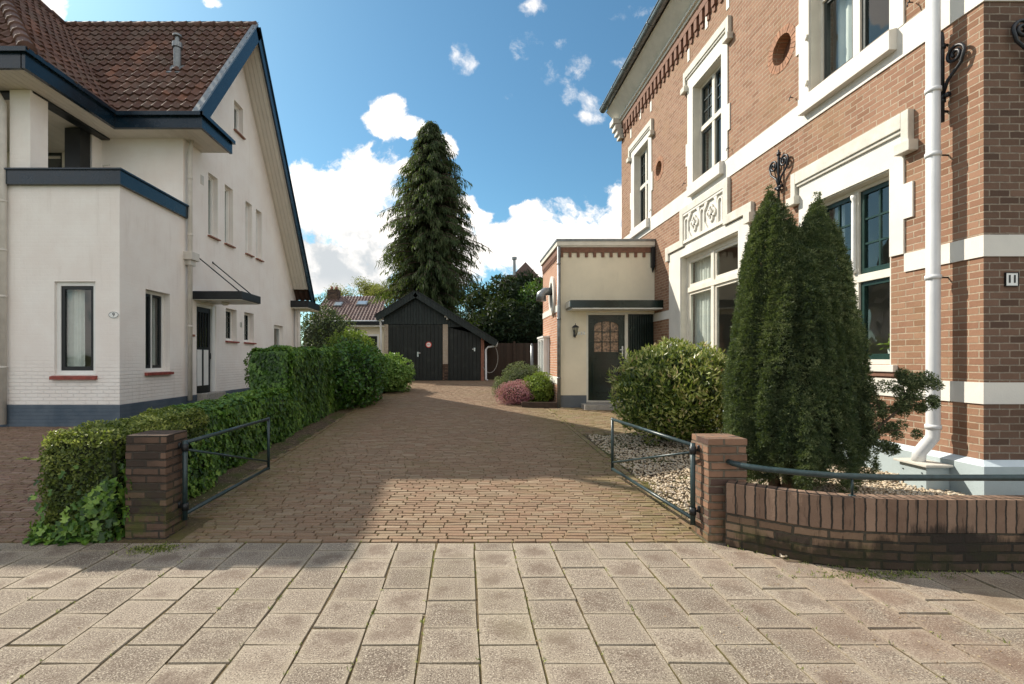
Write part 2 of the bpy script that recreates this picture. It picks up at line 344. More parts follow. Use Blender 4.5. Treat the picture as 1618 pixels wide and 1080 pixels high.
# ------------------------------------------------------------------ object helpers
ORG = {}
def tag(o, label=None, cat=None, group=None, kind=None):
    if label: o['label'] = label
    if cat: o['category'] = cat
    if group: o['group'] = group
    if kind: o['kind'] = kind
    return o
def thing(name, label, cat, loc, group=None):
    o = bpy.data.objects.new(name, None); COL.objects.link(o); o.location = loc; o.empty_display_size = .2
    ORG[o.name] = Vector(loc); return tag(o, label, cat, group)
class MB:
    def __init__(s): s.v = []; s.f = []; s.uvs = None; s.r = []
    def quad(s, *p):
        b = len(s.v); s.v += [tuple(x) for x in p]; s.f.append(tuple(range(b, b+len(p)))); s.r.append(0)
    def box(s, a, b):
        x0, x1 = sorted((a[0], b[0])); y0, y1 = sorted((a[1], b[1])); z0, z1 = sorted((a[2], b[2])); k = len(s.v)
        s.v += [(x0,y0,z0),(x1,y0,z0),(x1,y1,z0),(x0,y1,z0),(x0,y0,z1),(x1,y0,z1),(x1,y1,z1),(x0,y1,z1)]
        for f in ((0,3,2,1),(4,5,6,7),(0,1,5,4),(1,2,6,5),(2,3,7,6),(3,0,4,7)): s.f.append(tuple(k+i for i in f)); s.r.append(0)
        return s
    def hexa(s, p):   # 8 corners, bottom ring then top ring
        k = len(s.v); s.v += [tuple(q) for q in p]
        for f in ((0,3,2,1),(4,5,6,7),(0,1,5,4),(1,2,6,5),(2,3,7,6),(3,0,4,7)): s.f.append(tuple(k+i for i in f)); s.r.append(0)
        return s
    def tube(s, pts, r, n=12, cap=True, closed=False):
        pts = [Vector(p) for p in pts]; rings = []; m = len(pts); rr = r if hasattr(r, '__len__') else [r]*m
        up = None
        for i, p in enumerate(pts):
            if closed: t = pts[(i+1) % m]-pts[i-1]
            else: t = (pts[min(i+1, m-1)]-pts[max(i-1, 0)])
            t.normalize()
            if up is None: up = Vector((0, 0, 1)) if abs(t.z) < .9 else Vector((1, 0, 0))
            a = t.cross(up)
            if a.length < 1e-4: a = t.orthogonal()
            a.normalize(); b = a.cross(t).normalized(); up = b
            k = len(s.v)
            for j in range(n):
                w = 2*PI*j/n; s.v.append(tuple(p+(a*math.cos(w)+b*math.sin(w))*rr[i]))
            rings.append(k)
        for i in range(m if closed else m-1):
            a, b = rings[i], rings[(i+1) % m]
            for j in range(n): s.f.append((a+j, a+(j+1) % n, b+(j+1) % n, b+j)); s.r.append(0)
        if cap and not closed:
            s.f.append(tuple(rings[0]+j for j in range(n))[::-1]); s.f.append(tuple(rings[-1]+j for j in range(n))); s.r += [0, 0]
        return s
    def prism(s, poly, holes, fn, d0, d1):
        """polygon in (u,v) with holes, pulled from depth d0 to d1; fn(u,v,d)->xyz"""
        loops = [[Vector((u, v, 0)) for u, v in poly]]+[[Vector((u, v, 0)) for u, v in h] for h in holes]
        flat = [p for l in loops for p in l]; tris = tessellate_polygon(loops)
        k = len(s.v); n = len(flat)
        s.v += [tuple(fn(p.x, p.y, d0)) for p in flat]+[tuple(fn(p.x, p.y, d1)) for p in flat]
        for t in tris:
            s.f.append(tuple(k+i for i in t)); s.f.append(tuple(k+n+i for i in t[::-1])); s.r += [0, 0]
        o = 0
        for l in loops:
            for i in range(len(l)):
                a, b = o+i, o+(i+1) % len(l); s.f.append((k+a, k+b, k+n+b, k+n+a)); s.r.append(0)
            o += len(l)
        return s
    def build(s, name, mat, parent=None, smooth=False, solid=True, bevel=0, uvfn=None):
        org = ORG.get(parent.name, Vector((0, 0, 0))) if parent else Vector((0, 0, 0))
        V = np.array(s.v, dtype=np.float64)
        me = bpy.data.meshes.new(name); me.from_pydata([tuple(p) for p in (V-np.array(org))], [], s.f)
        at = me.attributes.new('rnd', 'FLOAT', 'FACE'); at.data.foreach_set('value', np.array(s.r, dtype=np.float32))
        if solid or bevel:
            bm = bmesh.new(); bm.from_mesh(me)
            if solid: bmesh.ops.recalc_face_normals(bm, faces=bm.faces)
            if bevel: bmesh.ops.bevel(bm, geom=[e for e in bm.edges if len(e.link_faces) == 2 and e.calc_face_angle(0) > .5], offset=bevel, segments=2, affect='EDGES', profile=.6)
            bm.to_mesh(me); bm.free()
        uvl = me.uv_layers.new(name='UVMap')
        n = len(me.loops); co = np.zeros(len(me.vertices)*3); me.vertices.foreach_get('co', co); co = co.reshape(-1, 3)+np.array(org)
        li = np.zeros(n, dtype=np.int32); me.loops.foreach_get('vertex_index', li)
        nr = np.zeros(len(me.polygons)*3); me.polygons.foreach_get('normal', nr); nr = np.abs(nr.reshape(-1, 3))
        tot = np.zeros(len(me.polygons), dtype=np.int32); me.polygons.foreach_get('loop_total', tot)
        ax = np.repeat(np.argmax(nr, 1), tot); p = co[li]
        if uvfn: uv = uvfn(p)
        else:
            uv = np.where((ax == 0)[:, None], p[:, [1, 2]], np.where((ax == 1)[:, None], p[:, [0, 2]], p[:, [0, 1]]))
        uvl.data.foreach_set('uv', uv.astype(np.float32).ravel())
        if smooth: me.polygons.foreach_set('use_smooth', [True]*len(me.polygons))
        me.materials.append(mat); me.update()
        o = bpy.data.objects.new(name, me); COL.objects.link(o)
        if parent: o.parent = parent; ORG[o.name] = org
        return o
def fast(name, V, Fc, nper, mat, parent=None, rnd=None, uv=None, smooth=False, at=None):
    """numpy mesh: V (n,3), Fc (m,nper)"""
    org = ORG.get(parent.name, Vector((0, 0, 0))) if parent else Vector(at or (0, 0, 0))
    me = bpy.data.meshes.new(name); V = V-np.array(org)
    me.vertices.add(len(V)); me.vertices.foreach_set('co', V.astype(np.float32).ravel())
    m = len(Fc); me.loops.add(m*nper); me.loops.foreach_set('vertex_index', Fc.astype(np.int32).ravel())
    me.polygons.add(m); me.polygons.foreach_set('loop_start', np.arange(0, m*nper, nper, dtype=np.int32))
    me.polygons.foreach_set('loop_total', np.full(m, nper, dtype=np.int32))
    me.polygons.foreach_set('use_smooth', np.full(m, bool(smooth)))
    me.update(calc_edges=True)
    a = me.attributes.new('rnd', 'FLOAT', 'FACE'); a.data.foreach_set('value', (rnd if rnd is not None else np.zeros(m)).astype(np.float32))
    u = me.uv_layers.new(name='UVMap')
    if uv is not None: u.data.foreach_set('uv', uv.astype(np.float32).ravel())
    me.materials.append(mat)
    o = bpy.data.objects.new(name, me); COL.objects.link(o)
    if parent: o.parent = parent; ORG[o.name] = org
    else: o.location = org
    return o

class Pl:
    """a vertical wall plane: pt(u, z, d) with d metres INTO the wall"""
    def __init__(s, kind, c): s.k = kind; s.c = c
    def pt(s, u, z, d):
        if s.k == 'L': return (s.c-d, u, z)
        if s.k == 'R': return (s.c+d, u, z)
        return (u, s.c+d, z)
    def box(s, mb, u0, u1, z0, z1, d0, d1): return mb.box(s.pt(u0, z0, d0), s.pt(u1, z1, d1))
    def fn(s): return lambda u, v, d: s.pt(u, v, d)
def rect(u0, u1, z0, z1): return [(u0, z0), (u1, z0), (u1, z1), (u0, z1)]

def text_mesh(body, size, mat, loc, rot, parent, name='lettering', depth=.003, bold=.0):
    cu = bpy.data.curves.new('txt', 'FONT'); cu.body = body; cu.size = size; cu.extrude = depth; cu.offset = bold
    cu.align_x = 'CENTER'; cu.align_y = 'CENTER'
    t = bpy.data.objects.new('txt', cu); COL.objects.link(t)
    dg = bpy.context.evaluated_depsgraph_get(); me = bpy.data.meshes.new_from_object(t.evaluated_get(dg))
    bpy.data.objects.remove(t); me.name = name
    org = ORG[parent.name]
    me.transform(Matrix.Translation(Vector(loc)-org) @ rot.to_4x4())
    me.materials.clear(); me.materials.append(mat)
    o = bpy.data.objects.new(name, me); COL.objects.link(o); o.parent = parent; ORG[o.name] = org
    return o
ROT_FRONT = Matrix.Rotation(PI/2, 3, 'X')       # faces -Y

# ------------------------------------------------------------------ windows
def curtain(win, pl, u0, u1, z0, z1, d, amp=.02, wl=.11, mat=None):
    n = max(12, int(abs(u1-u0)/wl*10)); V = []; ph = random.random()*6
    us = np.linspace(u0, u1, n)
    dd = d+amp*np.sin(us/wl*2*PI+ph)+amp*.5*np.sin(us/wl*2*PI*1.7+ph*2)
    for z, k in ((z0, 1.2), (z1, .6)):
        for u, q in zip(us, dd): V.append(pl.pt(u, z, d+(q-d)*k))
    V = np.array(V); i = np.arange(n-1)
    Fc = np.stack([i, i+1, n+i+1, n+i], 1)
    return fast('curtain', V, Fc, 4, mat or M['curtain'], win, smooth=True)

def window(house, pl, u0, u1, z0, z1, rec=.1, fw=.06, fmat='timber_cream', mull=(), trans=(), sash='sashdark', sw=.045, grid=None, sill=None, curt=None, label=None, mw=None):
    """frame mesh (part) > sash, pane, sill, curtain (sub-parts)"""
    mb = MB(); mw = mw or fw
    pl.box(mb, u0, u0+fw, z0, z1, rec, rec+.1); pl.box(mb, u1-fw, u1, z0, z1, rec, rec+.1)
    pl.box(mb, u0+fw, u1-fw, z0, z0+fw, rec, rec+.1); pl.box(mb, u0+fw, u1-fw, z1-fw, z1, rec, rec+.1)
    for t in trans: pl.box(mb, u0+fw, u1-fw, t-mw/2, t+mw/2, rec-.012, rec+.1)
    zs = [z0+fw]+[q for t in sorted(trans) for q in (t-mw/2, t+mw/2)]+[z1-fw]
    us = [u0+fw]+[q for t in sorted(mull) for q in (t-mw/2, t+mw/2)]+[u1-fw]
    for t in mull:
        for i in range(0, len(zs), 2): pl.box(mb, t-mw/2, t+mw/2, zs[i], zs[i+1], rec-.006, rec+.1)
    w = mb.build('window', M[fmat], house, bevel=.004)
    if label: w['label'] = label
    for i in range(0, len(us), 2):
        for j in range(0, len(zs), 2):
            a, b, c, d = us[i], us[i+1], zs[j], zs[j+1]
            s = MB()
            if sw > 0:
                pl.box(s, a, a+sw, c, d, rec+.02, rec+.07); pl.box(s, b-sw, b, c, d, rec+.02, rec+.07)
                pl.box(s, a+sw, b-sw, c, c+sw*1.3, rec+.02, rec+.07); pl.box(s, a+sw, b-sw, d-sw, d, rec+.02, rec+.07)
            if grid and (i//2, j//2) in grid:
                nx, nz = grid[(i//2, j//2)]
                zz = [c+sw*1.3+(d-c-2.3*sw)*q/nz for q in range(1, nz)]
                xx = [a+sw+(b-a-2*sw)*q/nx for q in range(1, nx)]
                for z in zz: pl.box(s, a+sw, b-sw, z-.011, z+.011, rec+.028, rec+.06)
                seg = [c+sw*1.3]+[q for z in zz for q in (z-.011, z+.011)]+[d-sw]
                for x in xx:
                    for q in range(0, len(seg), 2): pl.box(s, x-.011, x+.011, seg[q], seg[q+1], rec+.030, rec+.058)
            if s.v: s.build('sash', M[sash], w)
            g = MB(); q = sw*.6; pl.box(g, a+q, b-q, c+q, d-q, rec+.042, rec+.047); g.build('pane', M['glass'], w)
    if sill:
        o, zb, mt = sill; s = MB()
        p = [pl.pt(u0-o, z0-zb, -.07), pl.pt(u1+o, z0-zb, -.07), pl.pt(u1+o, z0-zb, rec+.02), pl.pt(u0-o, z0-zb, rec+.02),
             pl.pt(u0-o, z0-zb*.35, -.07), pl.pt(u1+o, z0-zb*.35, -.07), pl.pt(u1+o, z0-.003, rec+.02), pl.pt(u0-o, z0-.003, rec+.02)]
        s.hexa(p).build('sill', M[mt], w)
    for c in (curt or []):
        a, b = c[0], c[1]; curtain(w, pl, u0+(u1-u0)*a, u0+(u1-u0)*b, z0+.03, z1-.03, rec+.17, mat=M[c[2]] if len(c) > 2 else None)
    return w
# ------------------------------------------------------------------ the setting
def sheet(name, xs, ys, zf, mat, kind='structure', holes=None):
    xs = np.array(xs, float); ys = np.array(ys, float); X, Y = np.meshgrid(xs, ys); Z = zf(X, Y)
    V = np.stack([X.ravel(), Y.ravel(), Z.ravel()], 1); nx, ny = len(xs), len(ys)
    i, j = np.meshgrid(np.arange(nx-1), np.arange(ny-1)); a = (j*nx+i).ravel()
    if holes is not None:
        cx = (xs[i]+xs[i+1]).ravel()/2; cy = (ys[j]+ys[j+1]).ravel()/2; a = a[~holes(cx, cy)]
    Fc = np.stack([a, a+1, a+nx+1, a+nx], 1)
    o = fast(name, V, Fc, 4, mat, smooth=True); o['kind'] = kind; return o
sheet('ground', [-900, -300, -60, -20, -6, 6, 20, 60, 300, 900], [-900, -200, -20, -1.2, 0, 2, 3.6, 6, 8, 9.5, 11.4, 14, 17, 20, 40, 120, 400, 900],
      lambda X, Y: zgn(Y)-.045-np.where(Y < -1.3, .1, 0), M['lawn'])
sheet('road', [-60, 60], [-9, -1.35], lambda X, Y: X*0-.10, M['asphalt'])
k = MB(); k.box((-60, -1.35, -.2), (60, -1.2, -.012)); o = k.build('kerb', M['kerb']); o['kind'] = 'structure'

def pavers(name, cx, cy, L, W, mat, inset=.004, tilt=.012, zj=.004, h=.03, rows_rnd=None, ang=None, zfun=zgn):
    n = len(cx)
    z = zfun(cy)+np.clip(RNG.normal(0, zj, n), -1.6*zj, 1.6*zj)
    tx = RNG.normal(0, tilt, n); ty = RNG.normal(0, tilt, n)
    L = np.broadcast_to(L, (n,)); W = np.broadcast_to(W, (n,))
    a = (ang if ang is not None else np.zeros(n))+RNG.normal(0, .012, n)
    V = np.zeros((n, 8, 3)); sg = np.array([(-1, -1), (1, -1), (1, 1), (-1, 1)])
    for r, (ins, dz) in enumerate(((0, -h), (inset, 0))):
        lx = sg[None, :, 0]*(L[:, None]/2-ins)+RNG.normal(0, .0019, (n, 4)); ly = sg[None, :, 1]*(W[:, None]/2-ins)+RNG.normal(0, .0018, (n, 4))
        if r == 0: pass
        ca, sa = np.cos(a)[:, None], np.sin(a)[:, None]
        gx = lx*ca-ly*sa; gy = lx*sa+ly*ca
        V[:, r*4:r*4+4, 0] = cx[:, None]+gx; V[:, r*4:r*4+4, 1] = cy[:, None]+gy
        slope = (zfun(cy+.05)-zfun(cy-.05))*10
        V[:, r*4:r*4+4, 2] = z[:, None]+dz+lx*tx[:, None]+ly*ty[:, None]+gy*slope[:, None]
    base = (np.arange(n)*8)[:, None]
    fl = np.array([(4, 5, 6, 7), (0, 1, 5, 4), (1, 2, 6, 5), (2, 3, 7, 6), (3, 0, 4, 7)])
    Fc = (base[:, None, :]+fl[None]).reshape(-1, 4)
    rnd = np.repeat(RNG.random(n) if rows_rnd is None else rows_rnd, 5)
    uvt = np.array([(0, 0), (1, 0), (1, 1), (0, 1)], float); uvl = np.zeros((n, 5, 4, 2)); uvl[:, 0] = uvt
    return fast(name, V.reshape(-1, 3), Fc, 4, mat, rnd=rnd, uv=uvl.reshape(-1, 2))

# front pavement: 30 cm slabs in columns with a half-slab stagger
cx, cy, LL, WW = [], [], [], []
for c in range(-30, 32):
    x = .07+.15+c*.30; y0 = 3.785; half = (c % 2 == 0)
    y = y0
    if half: cx.append(x); cy.append(y-.074); LL.append(.293); WW.append(.144); y -= .15
    while y > -1.15:
        cx.append(x); cy.append(y-.15); LL.append(.293); WW.append(.294); y -= .30
cx = np.array(cx)+RNG.normal(0, .0025, len(cx)); cy = np.array(cy)+RNG.normal(0, .002, len(cy))
def zpav(y): return y*0.0
o = pavers('pavement', cx, cy, np.array(LL), np.array(WW), M['slab'], inset=.0035, tilt=.005, zj=.0013, zfun=zpav, h=.02); o['kind'] = 'structure'
sheet('pavement_joints', np.linspace(-9, 9.2, 40), np.linspace(-1.2, 3.8, 24), lambda X, Y: X*0-.008, M['joint'])

# brick drive of narrow clinkers, rows across
def clinkers(name, x0f, x1f, ya, yb, mat, skip=None, pitch=.0575, L=.2):
    cx, cy, LL = [], [], []
    y = ya+pitch/2; r = 0
    while y < yb:
        a, b = x0f(y), x1f(y); x = a-random.random()*L
        while x < b:
            l = L*random.choice((1, 1, .95, .9, .85, .7, .55))
            c0, c1 = max(x, a), min(x+l, b)
            if c1-c0 > .04 and not (skip and skip((c0+c1)/2, y)):
                cx.append((c0+c1)/2); LL.append(c1-c0-.005); cy.append(y+.004*math.sin(x*1.7+r*.1)+.006*math.sin(x*.9+y))
            x += l
        y += pitch; r += 1
    o = pavers(name, np.array(cx), np.array(cy), np.array(LL), pitch-.0065, mat, inset=.0045, tilt=.014, zj=.0016)
    o['kind'] = 'structure'; return o
clinkers('driveway', lambda y: -2.5+(.22 if y < 4.3 else 0), lambda y: 1.9-(.012*max(0, y-8)), 3.81, 21.0, M['clinker'])
clinkers('path', lambda y: 1.99-(.012*max(0, y-8)), lambda y: 4.48, 8.2, 11.4, M['clinker'], pitch=.1)
# edging courses along the drive
for nm, xa, ya, yb in (('edging_right', lambda y: 1.945-(.012*max(0, y-8)), 4.2, 11.3), ('edging_left', lambda y: -2.555, 4.4, 15)):
    ys = np.arange(ya, yb, .205); o = pavers('driveway_edging', np.array([xa(y) for y in ys]), ys, .075, .198, M['clinker'], tilt=.02, zj=.004); o['kind'] = 'structure'
clinkers('neighbour_driveway', lambda y: -13, lambda y: -3.4, 3.81, 8.85, M['clinker_red'], pitch=.0575)
sheet('driveway_joints', np.linspace(-13, 2.2, 60), np.linspace(3.8, 21, 60), lambda X, Y: zgn(Y)-.012, M['joint'])
sheet('path_joints', np.linspace(1.95, 4.5, 12), np.linspace(8.2, 11.4, 10), lambda X, Y: zgn(Y)-.0165, M['joint'])
# soil strip under the hedge
def zsoil(X, Y):
    t = np.clip((X+3.5)/.95, 0, 1)
    return zgn(Y)+.035*np.sin(t*PI)+.012*np.sin(X*23)*np.sin(Y*17)
sheet('soil', np.linspace(-3.5, -2.55, 12), np.linspace(4.15, 15.5, 120), zsoil, M['soil'])

def zgrav(X, Y):
    t = np.clip((X-2.1)/1.6, 0, 1); t = t*t*(3-2*t)
    return zgn(Y)*(1-t)+.25*t+.018*np.sin(X*5+Y*3)*np.sin(Y*4-X*2)
def in_bed(X, Y): return (X > 2.0) & (X < 4.46) & (Y > 3.55) & (Y < 8.05)
sheet('garden_soil', np.linspace(1.98, 10.5, 60), np.linspace(3.42, 8.15, 40), lambda X, Y: zgrav(X, Y)-.012, M['soil'])
# gravel: real pebbles, one mass
def pebbles(n):
    X = RNG.uniform(2.0, 4.46, n*2); Y = RNG.uniform(3.45, 8.1, n*2)
    near = (Y-2.2)**-1.2; keep = RNG.random(n*2) < near/near.max()*1.6
    wob = 2.0+.03*np.sin(Y*5)
    keep &= (X > wob) & ~((X < 2.3) & (Y < 4.15))
    X, Y = X[keep], Y[keep]
    # right of the wall corner, between the low wall and the house front
    X2 = RNG.uniform(4.4, 7.5, 2500); Y2 = RNG.uniform(3.42, 4.08, 2500)
    X = np.concatenate([X, X2]); Y = np.concatenate([Y, Y2]); n = len(X)
    Z = zgrav(X, Y)+RNG.uniform(-.004, .012, n)
    t = (1+5**.5)/2
    ico = np.array([(-1,t,0),(1,t,0),(-1,-t,0),(1,-t,0),(0,-1,t),(0,1,t),(0,-1,-t),(0,1,-t),(t,0,-1),(t,0,1),(-t,0,-1),(-t,0,1)])/1.9
    fc = np.array([(0,11,5),(0,5,1),(0,1,7),(0,7,10),(0,10,11),(1,5,9),(5,11,4),(11,10,2),(10,7,6),(7,1,8),(3,9,4),(3,4,2),(3,2,6),(3,6,8),(3,8,9),(4,9,5),(2,4,11),(6,2,10),(8,6,7),(9,8,1)])
    s = RNG.uniform(.009, .019, n); ax = RNG.uniform(.6, 1.15, (n, 3)); ax[:, 2] *= .7
    a = RNG.uniform(0, 6.28, n); v = ico[None]*ax[:, None, :]*s[:, None, None]*RNG.uniform(.85, 1.15, (n, 12, 1))
    ca, sa = np.cos(a)[:, None], np.sin(a)[:, None]
    V = np.stack([v[..., 0]*ca-v[..., 1]*sa+X[:, None], v[..., 0]*sa+v[..., 1]*ca+Y[:, None], v[..., 2]+Z[:, None]], -1).reshape(-1, 3)
    Fc = ((np.arange(n)*12)[:, None, None]+fc[None]).reshape(-1, 3)
    o = fast('gravel', V, Fc, 3, M['pebble'], rnd=np.repeat(RNG.random(n), 20), smooth=True); o['kind'] = 'stuff'; o['category'] = 'gravel'
    o['label'] = 'pale beige pea gravel covering the bed beside the right gate'
pebbles(17000)

# ------------------------------------------------------------------ brick gate pillars, gates, low wall, rail
def noisy_box_pillar(name, label, x0, x1, y0, y1, ztop, lean=0):
    t = thing(name, label, 'pillar', ((x0+x1)/2, (y0+y1)/2, 0), 'brick gate pillars')
    mb = MB(); rh = .0625; z = -.05; r = random.Random(3 if x0 < 0 else 4); n = 0
    cols = []
    # each course laid a few mm in or out of line, so that the faces are not ruler straight
    while z < ztop-.004:
        h = min(rh, ztop-z); j = [r.uniform(-.005, .005) for _ in range(4)]
        a = mb.box((x0+j[0], y0+j[1], z), (x1+j[2], y1+j[3], z+h-.0)); z += h
    mb.build('pillar_body', M['brick_dark'] if x0 < 0 else M['brick_warm'], t, bevel=.006)
    return t
M['brick_warm'] = m_brick('red_pillar_brick', (.17, .095, .062), (.30, .175, .115), (.17, .14, .105), dark=(.10, .062, .05), dirt=(.07, .055, .042), dirtamt=.7, moss=.4, zmoss=.35, irr=.006, bumpd=.010)
PL_ = noisy_box_pillar('gate_pillar', 'dark mossy brick gate pillar beside the clipped hedge, left of the drive', -2.75, -2.42, 3.88, 4.18, .83)
PR_ = noisy_box_pillar('gate_pillar', 'square red brick gate pillar joined to the low curved garden wall', 1.92, 2.225, 3.79, 4.07, .82)

def gate(hx, hy, fx, fy, label, side):
    t = thing('tube_gate', label, 'gate', (hx, hy, .1), 'open steel tube gates at the drive'); zb, zt = .145, .745; r = .0165
    A = Vector((hx, hy, 0)); B = Vector((fx, fy, 0)); U = Vector((0, 0, 1))
    ctr = [A+U*zb, A+U*zt, B+U*(zt+.0), B+U*(zb+.02)]
    mb = MB(); mb.tube([ctr[1]-U*0, ctr[2]], r, 14); mb.build('top_rail', M['tubegreen'], t, True)
    mb = MB(); mb.tube([ctr[0], ctr[3]], r, 14); mb.build('bottom_rail', M['tubegreen'], t, True)
    mb = MB(); mb.tube([A+U*(zb-.05), A+U*(zt+.018)], .020, 14); mb.build('hinge_post', M['tubegreen'], t, True)
    mb = MB(); mb.tube([B+U*(zb+.0), B+U*(zt+.017)], r, 14); mb.build('end_post', M['tubegreen'], t, True)
    D = (B-A).normalized()
    mb = MB(); mb.tube([A+U*(zt-.06)+D*.015, B+U*(zb+.10)-D*.015], .010, 10); mb.build('brace', M['tubegreen'], t, True)
    for z in (zb+.06, zt-.04):
        s = side; mb = MB(); mb.tube([A+U*z, A+U*z+Vector((s*.075, .01, 0))], .010, 8); mb.tube([A+U*(z-.03), A+U*(z+.03)], .027, 12)
        mb.tube([A+U*(z+.02)+Vector((s*.05, .0, -.03)), A+U*(z+.02)+Vector((s*.05, .0, .02))], .014, 8); mb.build('hinge', M['black'], t, True)
    return t
gate(-2.365, 4.05, -2.32, 5.66, 'open dark green steel tube gate hinged on the left mossy pillar', -1)
gate(1.865, 3.93, 1.725, 5.62, 'open dark green steel tube gate hinged on the right red brick pillar', 1)

# low wall: short curve from the pillar to a straight run parallel to the pavement
def wall_path(x):      # front face Y for the curved stretch
    return float(np.interp(x, [2.03, 2.2, 2.41, 2.62, 2.89, 3.2], [3.71, 3.585, 3.42, 3.335, 3.288, 3.27]))
pth = [(2.03+.75*(1-math.cos(a*PI/2/14)) if False else 2.03+.75*i/14, 0) for i, a in enumerate(range(15))]
pth = [(x, wall_path(x)) for x, _ in pth]; pth[0] = (2.02, 3.72)
xx = 2.78+.21
while xx < 11: pth.append((xx, wall_path(xx))); xx += .21
def wall_strip(z0, z1, th, name, mat, parent, off=0.0, jit=.0):
    mb = MB(); r = random.Random(5); L = 0; ring = []; us = []
    for i, (x, y) in enumerate(pth):
        a = Vector(pth[max(i-1, 0)]); b = Vector(pth[min(i+1, len(pth)-1)]); t = (b-a).normalized(); n = Vector((-t.y, t.x))
        if i: L += (Vector(pth[i])-Vector(pth[i-1])).length
        j = r.uniform(-jit, jit)
        f = Vector((x, y))-n*(off+j); bk = Vector((x, y))+n*th
        ring.append((f, bk)); us.append(L)
    V = []; 
    for (f, bk) in ring: V += [(f.x, f.y, z0), (f.x, f.y, z1), (bk.x, bk.y, z1), (bk.x, bk.y, z0)]
    fs = []; m = len(ring)
    for i in range(m-1):
        for k in range(4): fs.append((i*4+k, i*4+4+k, i*4+4+(k+1) % 4, i*4+(k+1) % 4))
    fs += [(3, 2, 1, 0), tuple((m-1)*4+k for k in range(4))]
    mb.v = V; mb.f = fs; mb.r = [0]*len(fs)
    P0 = np.array([(x, y) for x, y in pth]); U0 = np.array(us)
    def uvf(p):
        d = ((p[:, None, :2]-P0[None])**2).sum(-1); i = d.argmin(1); up = U0[i]+(p[:, 0]-P0[i, 0])*0
        zc = p[:, 2].copy(); top = np.abs(p[:, 2]-z1) < 1e-4
        # the top face takes its second coordinate from the depth behind the front edge
        dep = np.sqrt(d.min(1)); zc = np.where(top, z1+dep, zc)
        return np.stack([up, zc], 1)
    return mb.build(name, mat, parent, uvfn=uvf)
LW = thing('low_wall', 'low weathered brick garden wall with a row of upright bricks on top', 'wall', (2.9, 3.35, 0))
M['brick_low'] = m_brick('stained_shaded_wall_brick', (.15, .095, .062), (.27, .18, .12), (.07, .06, .045), dark=(.07, .05, .04), dirt=(.05, .042, .034), dirtamt=.6, moss=.75, zmoss=.26, irr=.007, bumpd=.012, stain_shade=.72)  # lower courses blackened: stain and painted shade together
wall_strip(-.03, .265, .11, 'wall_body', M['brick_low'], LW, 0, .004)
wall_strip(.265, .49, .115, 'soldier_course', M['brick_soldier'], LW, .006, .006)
RL = thing('hand_rail', 'black green round rail on short posts along the low brick wall', 'rail', (2.2, 3.8, .62))
pts = [(2.08, 3.80, .640), (2.085, 3.74, .638), (2.13, 3.66, .634), (2.25, 3.57, .630), (2.42, 3.475, .628), (2.62, 3.395, .626), (2.85, 3.35, .626), (3.0, 3.335, .626)]
pts = pts+[(x, 3.325, .628) for x in (3.4, 4, 5, 7, 11)]
mb = MB(); mb.tube(pts, .022, 16); mb.build('rail', M['tubegreen'], RL, True)
for x in (2.72, 4.6, 6.5, 8.4):
    y = 3.372 if x < 2.8 else 3.325
    mb = MB(); mb.tube([(x, y, .49), (x, y, .62)], .008, 8); mb.tube([(x, y, .488), (x, y, .496)], .022, 10); mb.build('post', M['tubegreen'], RL, True)

# ------------------------------------------------------------------ WHITE HOUSE (left)
XL = -6.41
WH = thing('white_house', 'white rendered house with red pantile roof, navy trim and a balcony, number 9', 'house', (-8.5, 12.5, .2))
L_ = Pl('L', XL); FL = Pl('F', 8.9); FU = Pl('F', 10.9)
WH['label'] = 'white rendered house with dark red pantile roof and navy blue trim'
# side wall with its gable (plane X = XL)
PITCH = 4.0/3.0
def gz(y): return 6.72+(y-10.4)*PITCH if y < 13.4 else 10.72-(y-13.4)*1.45
side_poly = [(8.9, .60), (18.2, .60), (18.2, gz(18.2)-.12), (13.4, 10.60), (10.9, gz(10.9)-.12), (10.9, 4.90), (8.9, 4.90)]
WSIDE = [(9.62, 10.42, 1.20, 2.86), (12.85, 13.46, 1.96, 2.82), (13.92, 14.55, 1.96, 2.82), (16.1, 16.9, .95, 2.60),
         (11.97, 12.43, 4.56, 6.12), (12.79, 13.24, 4.56, 6.12), (14.0, 14.42, 4.56, 6.08), (14.70, 15.12, 4.56, 6.06), (13.31, 13.84, 7.84, 8.66)]
DOORH = (11.45, 12.35, .62, 2.80)
mb = MB(); mb.prism(side_poly, [rect(*w) for w in WSIDE]+[rect(*DOORH)], L_.fn(), 0, .28)
mb.build('wall', M['render'], WH)
mb = MB(); mb.prism(rect(8.9, 11.45, 0, .602), [], L_.fn(), -.012, .28); mb.prism(rect(12.35, 18.2, 0, .602), [], L_.fn(), -.012, .28); mb.build('plinth', M['plinth_blue'], WH)
# ground-floor front wall incl. bay, with front window
FW = (-7.62, -6.86, 1.16, 2.89)
mb = MB(); mb.prism(rect(-14.5, XL-.28, .60, 4.90), [rect(*FW)], FL.fn(), 0, .28); mb.build('wall', M['render'], WH)
mb = MB(); mb.prism(rect(-14.5, XL-.28, 0, .602), [], FL.fn(), -.012, .28); mb.box((XL-.28, 8.888, 0), (XL+.012, 8.9, .602)); mb.build('plinth', M['plinth_blue'], WH)
# upper walls of the loggia, front
mb = MB(); mb.prism(rect(-8.26, XL-.28, 4.90, 6.62), [], FU.fn(), 0, .25); mb.build('wall', M['render'], WH)
mb = MB(); mb.box((-8.50, 10.62, 4.9), (-8.26, 12.5, 6.62)); mb.build('wall', M['render'], WH)
mb = MB(); mb.prism(rect(-14.5, -8.50, 4.90, 6.62), [rect(-10.35, -9.75, 5.0, 6.5)], Pl('F', 11.6).fn(), 0, .25); mb.build('wall', M['render'], WH)
window(WH, Pl('F', 11.6), -10.35, -9.75, 5.0, 6.5, .05, .05, 'black', label='dark balcony window')
